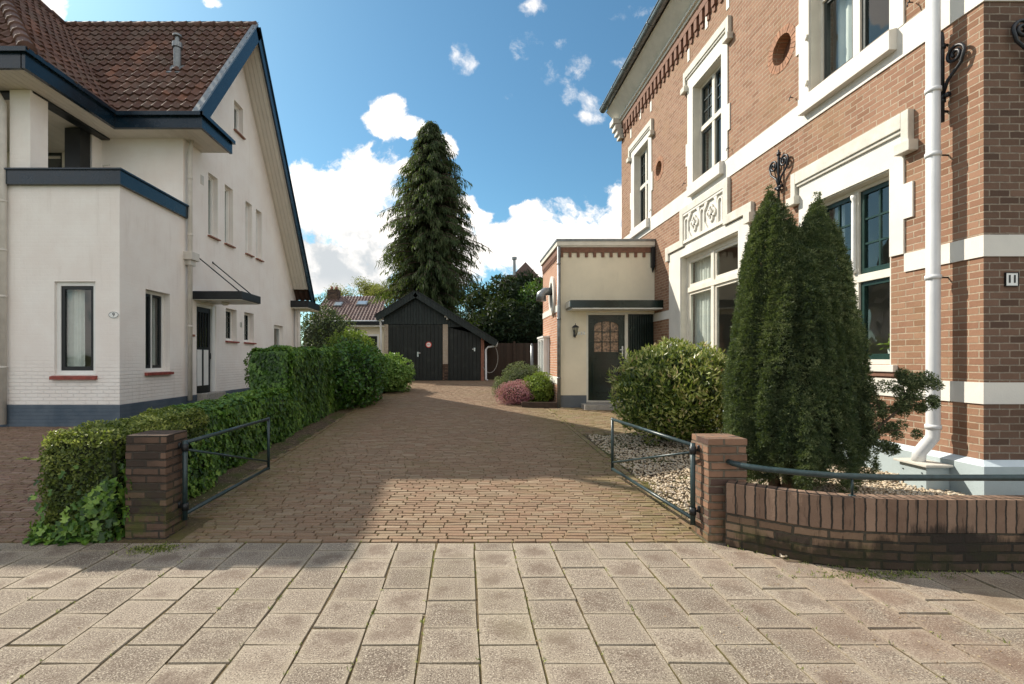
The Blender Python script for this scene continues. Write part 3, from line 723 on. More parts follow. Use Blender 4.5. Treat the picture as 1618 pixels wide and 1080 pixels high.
# back and far walls keep the interior dark
mb = MB(); mb.box((-14.5, 18.2, 0), (XL-.0, 17.95, 3.5)); mb.box((-14.5, 9.18, 0), (-14.25, 18, 6.6)); mb.build('wall', M['render'], WH)
mb = MB(); mb.box((-14.2, 9.2, 4.72), (XL-.29, 17.9, 4.86)); mb.build('balcony_floor', M['room'], WH)
mb = MB(); mb.box((-14.2, 12.0, .62), (XL-.9, 12.1, 4.7)); mb.box((XL-2.2, 12.2, .62), (XL-2.1, 17.9, 4.7)); mb.box((XL-2.0, 12.0, 4.9), (XL-1.9, 17.9, 7.5)); mb.box((-14.2, 9.2, .60), (XL-.29, 17.9, .64)); mb.build('inner_wall', M['room'], WH)
# column and beams of the loggia
mb = MB(); mb.box((-8.45, 8.9, 4.9), (-8.07, 9.28, 6.45)); mb.build('column', M['render'], WH)
mb = MB(); mb.box((-14.5, 8.95, 6.42), (-8.07, 9.2, 6.62)); mb.box((-8.30, 9.2, 6.42), (-8.07, 10.9, 6.62)); mb.build('beam', M['black'], WH)
mb = MB(); mb.box((-8.60, 10.30, 4.9), (-8.27, 10.58, 6.42)); mb.build('post', M['black'], WH)
# navy parapet cap
mb = MB(); zt, zb = 4.93, 4.67
mb.box((-14.5, 8.82, zb), (XL+.07, 8.9, zt)); mb.box((XL, 8.9, zb), (XL+.07, 11.02, zt))
mb.box((-14.5, 8.79, zt), (XL+.10, 9.0, zt+.03)); mb.box((XL-.05, 9.0, zt), (XL+.10, 11.03, zt+.03))
mb.build('parapet_cap', M['navy'], WH)
# inner faces of the parapet + the pipe lying on it
mb = MB(); mb.tube([(-8.05, 9.1, 5.03), (-7.0, 9.1, 5.03)], .045, 10); mb.build('balcony_pipe', M['pipe_cream'], WH, True)
mb = MB(); mb.tube([(-8.15, 10.86, 4.95), (-8.15, 10.86, 5.75), (-8.15, 10.80, 5.80), (-8.0, 10.80, 5.82)], .018, 8); mb.build('balcony_pipe', M['pipe_cream'], WH, True)

# --- pantile roofs
def pantiles(o, ud, vd, nd, W, L, tw=.215, th=.31, clip=(), name='roof', parent=WH, mat='terra_tile', amp=.048):
    """o origin (eave, left), ud along the eave, vd up the slope, nd outward normal"""
    o, ud, vd, nd = Vector(o), Vector(ud).normalized(), Vector(vd).normalized(), Vector(nd).normalized()
    prof = [(0, .85), (.10, 1), (.22, .78), (.36, .25), (.52, .02), (.70, .02), (.86, .35), (.97, .80)]
    nc, nr = int(W/tw)+1, int(L/th)+1
    us = []; hs = []
    for c in range(nc):
        for a, h in prof: us.append((c+a)*tw); hs.append(h*amp)
    us.append(nc*tw); hs.append(.85*amp); us = np.array(us); hs = np.array(hs); n = len(us)
    V = []; Fc = []; R = []; O = np.array(o); U = np.array(ud); Vv = np.array(vd); Nn = np.array(nd); k = 0
    for r in range(nr):
        v0, v1 = r*th-.02, (r+1)*th
        jit = np.repeat(RNG.normal(0, .006, nc+1), 8)[:n]; jz = np.repeat(RNG.normal(0, .005, nc+1), 8)[:n]
        rows = [(v0, -.006), (v0, .045), (v1, .004)]
        for v, z in rows:
            V.append(O+us[:, None]*U+(v+(jit if v == v0 else 0)*1.0)[:, None]*Vv+(hs+z+(jz if z > .03 else 0))[:, None]*Nn if v == v0 else O+us[:, None]*U+v*Vv+(hs+z)[:, None]*Nn)
        i = np.arange(n-1); rr = np.repeat(RNG.random(nc), 8)
        for q in (0, 1): Fc.append(np.stack([k+q*n+i, k+q*n+i+1, k+(q+1)*n+i+1, k+(q+1)*n+i], 1)); R.append(rr)
        k += 3*n
    V = np.concatenate(V); Fc = np.concatenate(Fc); R = np.concatenate(R)
    ob = fast(name, V, Fc, 4, M[mat], parent, rnd=R)
    if clip:
        bm = bmesh.new(); bm.from_mesh(ob.data); org = ORG[parent.name]
        for p, nn in clip:
            bmesh.ops.bisect_plane(bm, geom=bm.verts[:]+bm.edges[:]+bm.faces[:], dist=1e-5, plane_co=Vector(p)-org, plane_no=Vector(nn), clear_outer=True)
        bm.to_mesh(ob.data); bm.free()
    return ob
EY, EZ = 10.4, 6.72            # main front eave
RY, RZ = 13.4, 10.72           # ridge
XV = -5.80                     # verge
n_main = Vector((0, -PITCH, 1)).normalized(); v_main = Vector((0, 1, PITCH))
pantiles((-11.6, EY-.03, EZ-.02), (1, 0, 0), v_main, n_main, 11.6+XV-.05, 5.02, parent=WH)
n_back = Vector((0, 1.45, 1)).normalized()
YB = 18.25; ZB = RZ-(YB-RY)*1.45
pantiles((XV-.06, YB, ZB), (-1, 0, 0), (0, -1, 1.45), n_back, 5.6, 8.45, parent=WH)
# wing roof (right-hand slope and front hip)
WX, WZ, RXW = -7.58, 6.75, -11.2
pw = (RZ-WZ)/(WX-RXW)
n_w = Vector((pw, 0, 1)).normalized()
# hip plane through the corner, the hip line and the vertical
A = Vector((WX, 8.3, WZ)); R1 = Vector((RXW, 11.25, RZ)); hn = (R1-A).cross(Vector((0, 0, 1))).normalized()
if hn.y > 0: hn = -hn      # points to the front side
pantiles((WX+.03, 7.9, WZ-.02), (0, 1, 0), (-1, 0, pw), n_w, 6.6, 5.36, clip=[(A, hn)], parent=WH)
pf = (RZ-WZ)/(11.25-8.3); n_f = Vector((0, -pf, 1)).normalized()
pantiles((-15.0, 8.27, WZ-.02), (1, 0, 0), (0, 1, pf), n_f, 15.0+WX+.25, 5.1, clip=[(A, -hn)], parent=WH)
# ridge and hip caps
def caps(a, b, r=.105, L=.36, name='ridge_tiles', parent=WH, mat='terra_tile'):
    a, b = Vector(a), Vector(b); d = b-a; n = max(1, int(d.length/L)); mb = MB(); t = d.normalized(); k = 0
    for i in range(n):
        p = a+d*(i/n); q = a+d*((i+1.12)/n); m0 = len(mb.f); mb.tube([p, p+(q-p)*.12, q], [r*1.18, r*1.12, r*.92], 12)
        rv = random.random()
        for z in range(m0, len(mb.f)): mb.r[z] = rv
    return mb.build(name, M[mat], parent, True)
caps((XV-.02, RY, RZ+.03), (-11.2, RY, RZ+.03)); caps(A+Vector((0, 0, .05)), R1+Vector((0, 0, .05)), .12); caps(R1+Vector((0, 0, .05)), (RXW, RY, RZ+.05), .11)
# fascia / gutter boards (navy), boxed eaves with cream boarding
mb = MB()
mb.box((WX-.02, 8.28, 6.44), (-15.0, 8.22, 6.75)); mb.box((WX-.04, 8.22, 6.44), (WX+.04, EY-.06, 6.75))
mb.box((WX-.04, EY-.06, 6.44), (-5.67, EY+.02, 6.73)); mb.box((-5.73, EY+.02, 6.44), (-5.67, 11.68, 6.73))
mb.box((WX-.02, 8.16, 6.70), (-15.0, 8.25, 6.78)); mb.box((WX-.02, 8.16, 6.70), (WX+.10, EY-.1, 6.78)); mb.box((WX+.10, EY-.14, 6.68), (-5.62, EY-.02, 6.76))
mb.box((-5.67, EY-.14, 6.68), (-5.60, 11.70, 6.76))
mb.build('fascia', M['navy'], WH)
mb = MB(); mb.box((-15.0, 8.28, 6.46), (WX-.02, 12, 6.50)); mb.box((WX-.02, EY+.0, 6.462), (-5.74, 11.66, 6.502)); mb.box((WX-.02, 8.3, 6.462), (WX-.06, 10.4, 6.47)); mb.box((-6.4, 11.64, 6.502), (-5.74, 11.68, 6.7)); mb.build('soffit', M['soffit'], WH)
# filled wedge of the small end roof over the boxed return (tiles slope down to it)
def along(y0, z0, y1, z1, xa, xb, th, name, mat, up=0.0):
    mb = MB(); t = Vector((0, y1-y0, z1-z0)).normalized(); n = Vector((0, -t.z, t.y)) if t.y > 0 else Vector((0, t.z, -t.y)); n = n if n.z > 0 else -n
    a, b = Vector((0, y0, z0)), Vector((0, y1, z1)); n0 = n*up; n1 = n*(up-th)
    p = [(xa, *(a+n1).yz), (xb, *(a+n1).yz), (xb, *(b+n1).yz), (xa, *(b+n1).yz), (xa, *(a+n0).yz), (xb, *(a+n0).yz), (xb, *(b+n0).yz), (xa, *(b+n0).yz)]
    return mb.hexa(p).build(name, M[mat], WH)
# barge boards (navy) with a pale strip where the verge meets the tiles
along(EY, EZ, RY, RZ, XV-.02, XV+.03, .30, 'barge_board', 'navy', .05)
along(EY, EZ, RY, RZ, XV-.10, XV+.05, .035, 'verge_strip', 'zinc', .09)
along(RY, RZ, YB+.1, ZB-.14, XV-.02, XV+.03, .26, 'barge_board', 'navy', .05)
along(RY, RZ, YB+.1, ZB-.14, XV-.12, XV+.06, .035, 'verge_strip', 'navy', .09)
# sloping boarded underside of the overhang
along(EY+1.3, EZ+1.3*PITCH, RY, RZ, XL, XV-.02, .03, 'soffit', 'soffit', -.12)
along(RY, RZ, YB-.3, ZB+.3*1.45, XL, XV-.02, .03, 'soffit', 'soffit', -.12)
along(EY, EZ, RY, RZ, -14.2, XL-.02, .05, 'roof_deck', 'black', -.06)
along(RY, RZ, YB, ZB, -14.2, XL-.02, .05, 'roof_deck', 'black', -.06)
mb = MB(); mb.box((XL-.2, 17.6, 3.36), (-5.76, 19.0, 3.60)); mb.build('fascia', M['black'], WH)
mb = MB(); mb.box((XL-.2, 17.64, 3.32), (-5.80, 18.96, 3.358)); mb.build('soffit', M['timber_cream'], WH)
mb = MB(); mb.box((XL, 18.0, 0), (XL+.16, 18.2, 3.32)); mb.build('pilaster', M['render'], WH)
# far slope of wing hidden behind: close it with a deck
mb = MB(); mb.quad((RXW, 11.25, RZ), (-15, 8.3, WZ), (-15, 13.4, WZ), (RXW, 13.4, RZ)); mb.build('roof_deck', M['black'], WH)
# flue
mb = MB(); mb.tube([(-7.08, 11.8, 8.35), (-7.08, 11.8, 9.15)], .085, 14); mb.tube([(-7.08, 11.8, 9.10), (-7.08, 11.8, 9.22)], .115, 14); mb.tube([(-7.08, 11.8, 9.22), (-7.08, 11.8, 9.38)], .05, 10); mb.tube([(-7.08, 11.8, 9.38), (-7.08, 11.8, 9.42)], .10, 12); mb.build('flue', M['zinc'], WH, False)
mb = MB(); c = Vector((-7.08, 11.78, 8.50)); u = Vector((1, 0, 0)); v = Vector((0, 1, PITCH)).normalized(); nn = n_main
mb.hexa([c+u*a*.2+v*b*.22+nn*h for h in (.04, .085) for a, b in ((-1, -1), (1, -1), (1, 1), (-1, 1))]).build('flue_flashing', M['zinc'], WH)

# windows of the white house
window(WH, FL, *FW, .05, .075, 'timber_white', sash='black', sw=.06, sill=(.04, .09, 'red_sill'), curt=[(.08, .50)])
window(WH, L_, *WSIDE[0], .14, .06, 'timber_white', mull=(10.02,), mw=.02, sash='black', sw=.05, sill=(.03, .08, 'red_sill'), curt=[(.05, .32), (.7, .95)])
for w in WSIDE[1:3]: window(WH, L_, *w, .14, .06, 'timber_white', sash='sashdark', sw=.02, grid={(0, 0): (3, 5)}, sill=(.03, .06, 'red_sill'))
for w in WSIDE[4:8]: window(WH, L_, *w, .12, .05, 'timber_white', sash='timber_white', sw=.03, sill=(.03, .05, 'terracotta'), curt=[(.1, .9)])
window(WH, L_, *WSIDE[8], .12, .06, 'timber_white', sash='timber_white', sw=.03, sill=(.03, .05, 'terracotta'))
w = window(WH, L_, *WSIDE[3], .10, .10, 'timber_white', sash='timber_white', sw=.0)
mb = MB(); L_.box(mb, 16.2, 16.8, 1.0, 2.5, .2, .22); mb.build('blind', M['blind'], w)
# front door
def lbox(name, mat, parent, u0, u1, z0, z1, d0, d1, pl=L_, bevel=.003):
    mb = MB(); pl.box(mb, u0, u1, z0, z1, d0, d1); return mb.build(name, M[mat], parent, bevel=bevel)
mb = MB(); L_.box(mb, 11.45, 11.52, .62, 2.80, .04, .16); L_.box(mb, 12.20, 12.35, .62, 2.80, .02, .16); L_.box(mb, 11.52, 12.20, 2.72, 2.80, .04, .16)
df = mb.build('door_frame', M['timber_white'], WH)
mb = MB(); mb.prism(rect(11.52, 12.20, .62, 2.72), [rect(11.62, 12.10, 1.75, 2.60)], L_.fn(), .07, .12); dr = mb.build('door', M['black'], WH)
lbox('door_pane', 'glass', dr, 11.62, 12.10, 1.75, 2.60, .09, .096, bevel=0)
for a in (11.74, 11.86, 11.98): lbox('door_bar', 'black', dr, a-.012, a+.012, 1.75, 2.60, .07, .10)
for a, b in ((11.58, 11.78), (11.88, 12.08)): lbox('door_panel', 'timber_white', dr, a, b, .80, 1.68, .055, .069)
mb = MB(); mb.tube([L_.pt(12.13, 1.45, .03), L_.pt(12.13, 1.60, .03)], .012, 8); mb.tube([L_.pt(12.13, 1.50, .07), L_.pt(12.13, 1.50, .03)], .01, 8); mb.build('handle', M['black'], dr, True)
mb = MB(); L_.box(mb, 11.45, 12.35, .10, .62, -.25, .28); mb.build('doorstep', M['kerb'], WH, bevel=.01)
# canopy with two tie rods and a soffit lamp
CN = MB(); CN.box((XL, 11.27, 2.86), (-5.24, 12.30, 3.05)); cn = CN.build('canopy', M['black'], WH, bevel=.01)
mb = MB(); mb.box((XL+.01, 11.29, 2.845), (-5.27, 12.28, 2.857)); mb.build('canopy_soffit', M['timber_cream'], cn)
for y in (11.50, 12.18):
    mb = MB(); mb.tube([(XL, y, 3.90), (-5.36, y, 3.03)], .014, 8); mb.tube([(XL-.0, y, 3.90), (XL+.01, y, 3.90)], .03, 8); mb.build('tie_rod', M['black'], cn, True)
mb = MB(); mb.tube([(-5.9, 11.8, 2.845), (-5.9, 11.8, 2.80), (-5.9, 11.8, 2.77)], [.09, .09, .05], 14); mb.build('canopy_lamp', M['timber_cream'], cn, True)
lbox('door_bell', 'terracotta', WH, 11.20, 11.36, 1.98, 2.03, -.02, 0)
lbox('wall_vent', 'pipe_cream', WH, 11.62, 11.75, 5.70, 5.92, -.012, 0)
lbox('wall_bell', 'steel', WH, 13.66, 13.76, 2.36, 2.50, -.012, 0)
# house number 9
pl9 = MB(); n = 28
poly = [(-6.515+.095*math.cos(2*PI*i/n), 2.27+.062*math.sin(2*PI*i/n)) for i in range(n)]
pl9.prism(poly, [], FL.fn(), -.012, -.001); pp = pl9.build('number_plate', M['enamel'], WH)
rg = MB(); rg.tube([FL.pt(-6.515+.088*math.cos(2*PI*i/n), 2.27+.055*math.sin(2*PI*i/n), -.0125) for i in range(n)], .0035, 6, closed=True); rg.build('plate_rim', M['letter'], pp)
text_mesh('9', .10, M['letter'], (-6.515, 8.887, 2.27), ROT_FRONT, pp)
# downpipes
def downpipe(parent, pts, r, mat, rings, name='downpipe'):
    mb = MB(); mb.tube(pts, r, 16); o = mb.build(name, M[mat], parent, True)
    for p in rings:
        mb = MB(); mb.tube([Vector(p)-Vector((0, 0, .02)), Vector(p)+Vector((0, 0, .02))], r*1.16, 16); mb.build('pipe_clip', M[mat], o, True)
    return o
downpipe(WH, [(-8.78, 8.62, 6.46), (-8.62, 8.80, 6.38), (-8.50, 8.82, 6.15), (-8.50, 8.82, .25)], .055, 'pipe_cream', [(-8.50, 8.82, z) for z in (4.35, 3.45, 2.6, 1.3)])
dp = downpipe(WH, [(XL+.13, 11.02, 6.46), (XL+.09, 11.02, 6.2), (XL+.09, 11.02, .5)], .05, 'pipe_cream', [(XL+.09, 11.02, z) for z in (5.6, 4.3, 2.2)])
mb = MB(); mb.box((XL, 10.90, 3.72), (XL+.2, 11.22, 3.90)); mb.box((XL, 10.95, 3.60), (XL+.15, 11.15, 3.72)); mb.build('rain_hopper', M['pipe_cream'], dp, bevel=.008)
mb = MB(); mb.tube([(XL+.22, 17.85, 3.34), (XL+.22, 17.85, .4)], .05, 12); mb.build('downpipe', M['pipe_cream'], WH, True)
# ------------------------------------------------------------------ BRICK HOUSE (right)
XR = 4.5; YC = 4.165; YE = 13.8
BH = thing('brick_house', 'tall orange brick house with white bands, number 11', 'house', (7, 9, .2))
R_ = Pl('R', XR); FR = Pl('F', YC)
O_G1 = (5.07, 6.26, 1.39, 3.46); O_U1 = (5.07, 6.26, 4.95, 6.85); O_U2 = (8.40, 9.45, 4.95, 6.80)
O_G2 = (7.88, 10.0, 1.10, 3.56); O_U3 = (11.76, 12.73, 4.95, 6.85)
def circ(u, z, r, n=28): return [(u+r*math.cos(2*PI*i/n), z+r*math.sin(2*PI*i/n)) for i in range(n)]
OC = [(6.82, 5.85, .20), (11.15, 5.88, .17)]
# relief panel recess is part of the wall
mb = MB(); mb.prism(rect(YC, YE, .57, 8.25), [rect(*O_G1), rect(*O_U1), rect(*O_U2), rect(*O_G2), rect(*O_U3)]+[circ(*c) for c in OC], R_.fn(), 0, .3)
mb.build('wall', M['brick'], BH)
mb = MB(); mb.prism(rect(XR+.3, 12, .57, 8.25), [rect(7.2, 8.4, 1.4, 3.4)], FR.fn(), -.0, .3); mb.prism(rect(XR, XR+.3, .57, 8.25), [], FR.fn(), -.0025, -.0005); mb.box((XR+.3, YC-.0025, .57), (12, YC-.0005, 1.39)); mb.build('wall', M['brick_front_shaded'], BH)
mb = MB(); mb.box((XR+.3, YE-.3, .57), (12, YE, 8.25)); mb.box((11.7, YC+.3, .57), (12, YE-.3, 8.25)); mb.build('wall', M['brick'], BH)
window(BH, FR, 7.2, 8.4, 1.4, 3.4, .1, .06)
for u, z, r in OC:
    mb = MB(); mb.prism(circ(u, z, r+.02), [], R_.fn(), .16, .2); o = mb.build('round_niche', M['brick_frieze'], BH)
    mb = MB(); N_ = 26
    for i in range(N_):        # ring of radial bricks
        a0, a1 = 2*PI*(i+.07)/N_, 2*PI*(i+.93)/N_
        P = [(u+q*math.cos(a), z+q*math.sin(a)) for q, a in ((r, a0), (r+.105, a0), (r+.105, a1), (r, a1))]
        mb.prism(P, [], R_.fn(), -.004-.002*(i % 3), .15)
    for i in range(len(mb.r)): mb.r[i] = 0
    mb.build('brick_ring', M['brick_ringm'] if 'brick_ringm' in M else M.setdefault('brick_ringm', m_paint('ring_brick', (.34, .175, .105), .85, .25, 12, .004)), o)
# white bands (both faces)
def wrap_band(z0, z1, pr, name, mat, skips=(), bev=0):
    u = YC-pr
    for a, b in sorted(skips)+[(YE, None)]:
        mb = MB(); mb.box((XR-pr, u, z0), (XR+.002, a, z1))
        if u < YC: mb.box((XR+.002, YC-pr, z0), (12, YC+.002, z1))
        u = b; mb.build(name, M[mat], BH, bevel=bev)
wrap_band(4.55, 4.87, .014, 'white_band', 'white')
wrap_band(2.34, 2.527, .014, 'white_band', 'white', [(4.905, 6.45), (7.56, 10.55)])
wrap_band(1.06, 1.247, .014, 'white_band', 'white', [(7.56, 10.55)])
wrap_band(.0, .53, .07, 'plinth', 'plinth')
mb = MB()   # chamfered plinth edge
a, b = .07, .004
mb.hexa([(XR-a, YC-a, .53), (XR+.0, YC-a, .53), (XR+.0, YE, .53), (XR-a, YE, .53), (XR-b, YC-b, .575), (XR+.0, YC-b, .575), (XR+.0, YE, .575), (XR-b, YE, .575)])
mb.hexa([(XR, YC-a, .53), (12, YC-a, .53), (12, YC, .53), (XR, YC, .53), (XR, YC-b, .575), (12, YC-b, .575), (12, YC, .575), (XR, YC, .575)])
mb.build('plinth_edge', M['plinth_light'], BH)

def surround(op, wl, wr, ztop, hood, quoins, zbot, label=None, hoodside=True, parent=None):
    """white painted masonry round an opening: wl far side width, wr near side width"""
    u0, u1, z0, z1 = op; mb = MB()
    poly = [(u0-wr, zbot)]
    near = [(u0-wr, zbot)]
    for a, b, e in quoins: near += [(u0-wr, a), (u0-wr-e, a), (u0-wr-e, b), (u0-wr, b)]
    near += [(u0-wr, ztop)]
    far = [(u1+wl, ztop)]
    for a, b, e in reversed(quoins): far += [(u1+wl, b), (u1+wl+e, b), (u1+wl+e, a), (u1+wl, a)]
    far += [(u1+wl, zbot)]
    inner = [(u1, zbot), (u1, z1), (u0, z1), (u0, zbot)]
    mb.prism(near+far+inner, [], R_.fn(), -.02, -.0005)
    s = mb.build('window_surround', M['white'], parent or BH, bevel=.003)
    # reveals painted white
    mb = MB()
    R_.box(mb, u0, u0+.012, z0, z1, -.0, .14); R_.box(mb, u1-.012, u1, z0, z1, 0, .14); R_.box(mb, u0+.012, u1-.012, z1-.012, z1, 0, .14)
    mb.build('window_reveal', M['timber_cream'], s)
    if hood:
        h0, h1, dr = hood; mb = MB()
        R_.box(mb, u0-wr-.015, u1+wl+.015, h0, h1, -.065, 0)
        R_.box(mb, u0-wr-.015, u1+wl+.015, h0-.04, h0, -.045, -.0205)
        R_.box(mb, u0-wr-.10, u0-wr-.015, h0-dr, h1, -.065, 0); R_.box(mb, u1+wl+.015, u1+wl+.10, h0-dr, h1, -.065, 0)
        # label stops
        for q in (u0-wr-.06, u1+wl+.06):
            R_.box(mb, q-.085, q+.085, h0-dr-.11, h0-dr, -.10, 0)
        mb.build('hood_mould', M['stone'], s, bevel=.008)
    return s
def hooks(us, z):
    mb = MB()
    for u in us: mb.tube([R_.pt(u, z, -.02), R_.pt(u, z, -.07), R_.pt(u-.01, z-.05, -.085)], .006, 6); mb.tube([R_.pt(u, z, -.05), R_.pt(u, z+.03, -.06)], .005, 6)
    return mb
# near ground-floor window
s = surround(O_G1, .185, .165, 3.78, (3.80, 3.96, .16), [(2.88, 3.237, .10)], 2.527)
w = window(BH, R_, *O_G1, .11, .055, 'timber_cream', mull=(5.66,), trans=(2.39,), mw=.09, sash='sashgreen', sw=.05,
       grid={(0, 1): (2, 3), (1, 1): (2, 3)}, curt=[(.02, .2), (.82, .98)])
mb = MB(); R_.box(mb, 4.99, 6.34, 1.315, 1.387, -.05, .14); mb.build('sill', M['white'], w, bevel=.006)
mb = MB(); R_.box(mb, 5.0, 6.33, 1.268, 1.312, -.03, .0); mb.build('sill_bricks', M['brick_frieze'], w)
mb = MB()   # turned colonnette on the mullion
mb.tube([R_.pt(5.66, z, .085) for z in (2.46, 2.50, 2.52, 2.56, 3.28, 3.31, 3.34, 3.38)], [.030, .030, .020, .024, .024, .018, .032, .032], 12); mb.build('colonnette', M['timber_white'], w, True)
# near upper window
s = surround(O_U1, .185, .165, 7.15, (7.16, 7.30, .16), [(5.55, 5.95, .06)], 4.872)
w = window(BH, R_, *O_U1, .12, .06, 'timber_cream', mull=(5.66,), trans=(6.10,), mw=.10, sash='sashdark', sw=.045, grid={(0, 1): (2, 3), (1, 1): (2, 3)}, curt=[(.02, .14), (.58, .93)])
def big_sill(op, w, e=.09, z0=4.665, z1=4.90):
    mb = MB(); u0, u1 = op[0]-e, op[1]+e
    mb.hexa([R_.pt(u0, z0, -.10), R_.pt(u1, z0, -.10), R_.pt(u1, z0, .0), R_.pt(u0, z0, .0), R_.pt(u0, z1-.03, -.10), R_.pt(u1, z1-.03, -.10), R_.pt(u1, z1, .0), R_.pt(u0, z1, .0)])
    R_.box(mb, op[0], op[1], z1-.04, op[2]-.001, .001, .20)
    mb.build('sill', M['white'], w, bevel=.006)
big_sill(O_U1, w)
for z in (5.02, 5.62):
    mb = MB(); mb.tube([R_.pt(6.275, z, -.035), R_.pt(6.275, z+.07, -.035)], .016, 8); mb.build('shutter_hinge', M['timber_cream'], w, True)
# second upper window
s = surround(O_U2, .23, .20, 7.10, (7.115, 7.26, .16), [(5.35, 5.80, .07)], 4.872)
w = window(BH, R_, *O_U2, .12, .06, 'timber_cream', mull=(8.925,), trans=(5.93,), mw=.09, sash='sashdark', sw=.04, grid={(0, 1): (2, 3), (1, 1): (2, 3)}, curt=[(.02, .22), (.75, .98)])
big_sill(O_U2, w)
s = surround(O_U3, .24, .21, 7.05, (7.065, 7.20, .16), [(5.5, 5.95, .07)], 4.872)
w = window(BH, R_, *O_U3, .12, .06, 'timber_cream', mull=(12.245,), trans=(5.93,), mw=.09, sash='sashdark', sw=.04, grid={(0, 1): (2, 3), (1, 1): (2, 3)}, curt=[(.02, .22), (.75, .98)])
big_sill(O_U3, w)
hooks([4.80, 6.55, 8.12, 9.75, 11.5], 5.02).build('shutter_catch', M['iron'], BH, True)
# large living-room window
s = surround(O_G2, .55, .32, 3.74, None, [], 1.247)
w = window(BH, R_, *O_G2, .11, .09, 'timber_cream', mull=(8.94,), trans=(2.87,), mw=.10, sash='timber_cream', sw=.05, curt=[(.02, .17), (.56, .98)])
mb = MB(); R_.box(mb, 7.84, 10.04, 1.02, 1.098, -.05, .12); mb.build('sill', M['white'], w, bevel=.006)
mb = MB()     # stepped hood over the big window, climbing round the relief panel
pa, pb = 8.28, 9.80
hood = [(7.55, 3.74), (7.46, 3.74), (7.46, 3.905), (8.13, 3.905), (8.13, 4.535), (9.95, 4.535), (9.95, 3.905), (10.66, 3.905), (10.66, 3.60), (10.52, 3.60), (10.52, 3.755), (9.80, 3.755), (9.80, 4.40), (8.28, 4.40), (8.28, 3.755), (7.55, 3.755)]
mb.prism(hood, [], R_.fn(), -.06, -.0005); R_.box(mb, 7.44, 7.60, 3.58, 3.74, -.10, -.0005)
mb.build('hood_mould', M['stone'], s, bevel=.006)
mb = MB(); R_.box(mb, pa, pb, 3.74, 4.40, -.012, -.0005)
PN = mb.build('relief_panel', M['white'], BH)
mb = MB()
R_.box(mb, pa, pb, 3.80, 3.86, -.05, -.0125); R_.box(mb, pa, pb, 4.36, 4.398, -.05, -.0125)
def ring(u, z, r0, r1, a0=0, a1=2*PI, n=24, d=-.045):
    for i in range(n):
        p0, p1 = a0+(a1-a0)*i/n, a0+(a1-a0)*(i+1)/n
        mb.prism([(u+q*math.cos(a), z+q*math.sin(a)) for q, a in ((r0, p0), (r1, p0), (r1, p1), (r0, p1))], [], R_.fn(), d, -.0125)
for u in (8.40, 9.04, 9.68):          # blind lancets
    R_.box(mb, u-.085, u-.055, 3.86, 4.22, -.045, -.0125); R_.box(mb, u+.055, u+.085, 3.86, 4.22, -.045, -.0125); ring(u, 4.22, .055, .085, 0, PI, 10)
for u in (8.72, 9.36):                # flower in a lozenge
    for q in range(4):
        a = PI/4+q*PI/2; ring(u+.085*math.cos(a+PI/4), 4.11+.085*math.sin(a+PI/4), .035, .075, n=14)
    ring(u, 4.11, 0.0, .04, n=12, d=-.06)
    for sx in (-1, 1):
        for sz in (-1, 1):
            mb.prism([(u+sx*.22, 4.11+sz*.25), (u+sx*.10, 4.11+sz*.25), (u+sx*.22, 4.11+sz*.10)][::1], [], R_.fn(), -.045, -.0125)
    for sx in (-1, 1): mb.prism([(u+sx*.185, 3.86), (u+sx*.21, 3.86), (u+sx*.03, 4.36), (u+sx*.0, 4.36)], [], R_.fn(), -.030, -.0125) if False else None
mb.build('tracery', M['white'], PN)
# small white wedge stones of the relieving arches
for c, w_ in ((8.925, .72), (12.3, .70), (5.66, .85)):
    for q, dz in ((-1, -.16), (0, .0), (1, -.16)):
        mb = MB(); u = c+q*w_; R_.box(mb, u-.045, u+.045, 7.60+dz+.0, 7.84+dz, -.012, -.0005); mb.build('wedge_stone', M['white'], BH)
# brick frieze with dentils under the eaves
mb = MB(); R_.box(mb, YC-.05, YE, 8.02, 8.25, -.06, -.0005); y = YC
while y < YE-.1: R_.box(mb, y, y+.11, 7.80, 8.02, -.055, -.0005); R_.box(mb, y+.02, y+.09, 7.70, 7.80, -.03, -.0005); y += .22
mb.build('dentil_frieze', M['brick_frieze'], BH)
# boarded cove, moulding, gutter
mb = MB(); xo = 4.10
mb.hexa([(XR-.03, YC-.4, 8.22), (XR+.1, YC-.4, 8.22), (XR+.1, 13.95, 8.22), (XR-.03, 13.95, 8.22), (xo, YC-.4, 8.62), (XR+.1, YC-.4, 8.66), (XR+.1, 13.95, 8.66), (xo, 13.95, 8.62)])
mb.build('eaves_cove', M['soffit_b'] if 'soffit_b' in M else M['timber_cream'], BH)
mb = MB(); mb.box((XR-.09, YC-.4, 8.17), (XR-.0, 13.9, 8.235)); mb.box((XR-.14, YC-.4, 8.236), (XR-.05, 13.9, 8.275)); mb.build('cornice_moulding', M['timber_cream'], BH, bevel=.006)

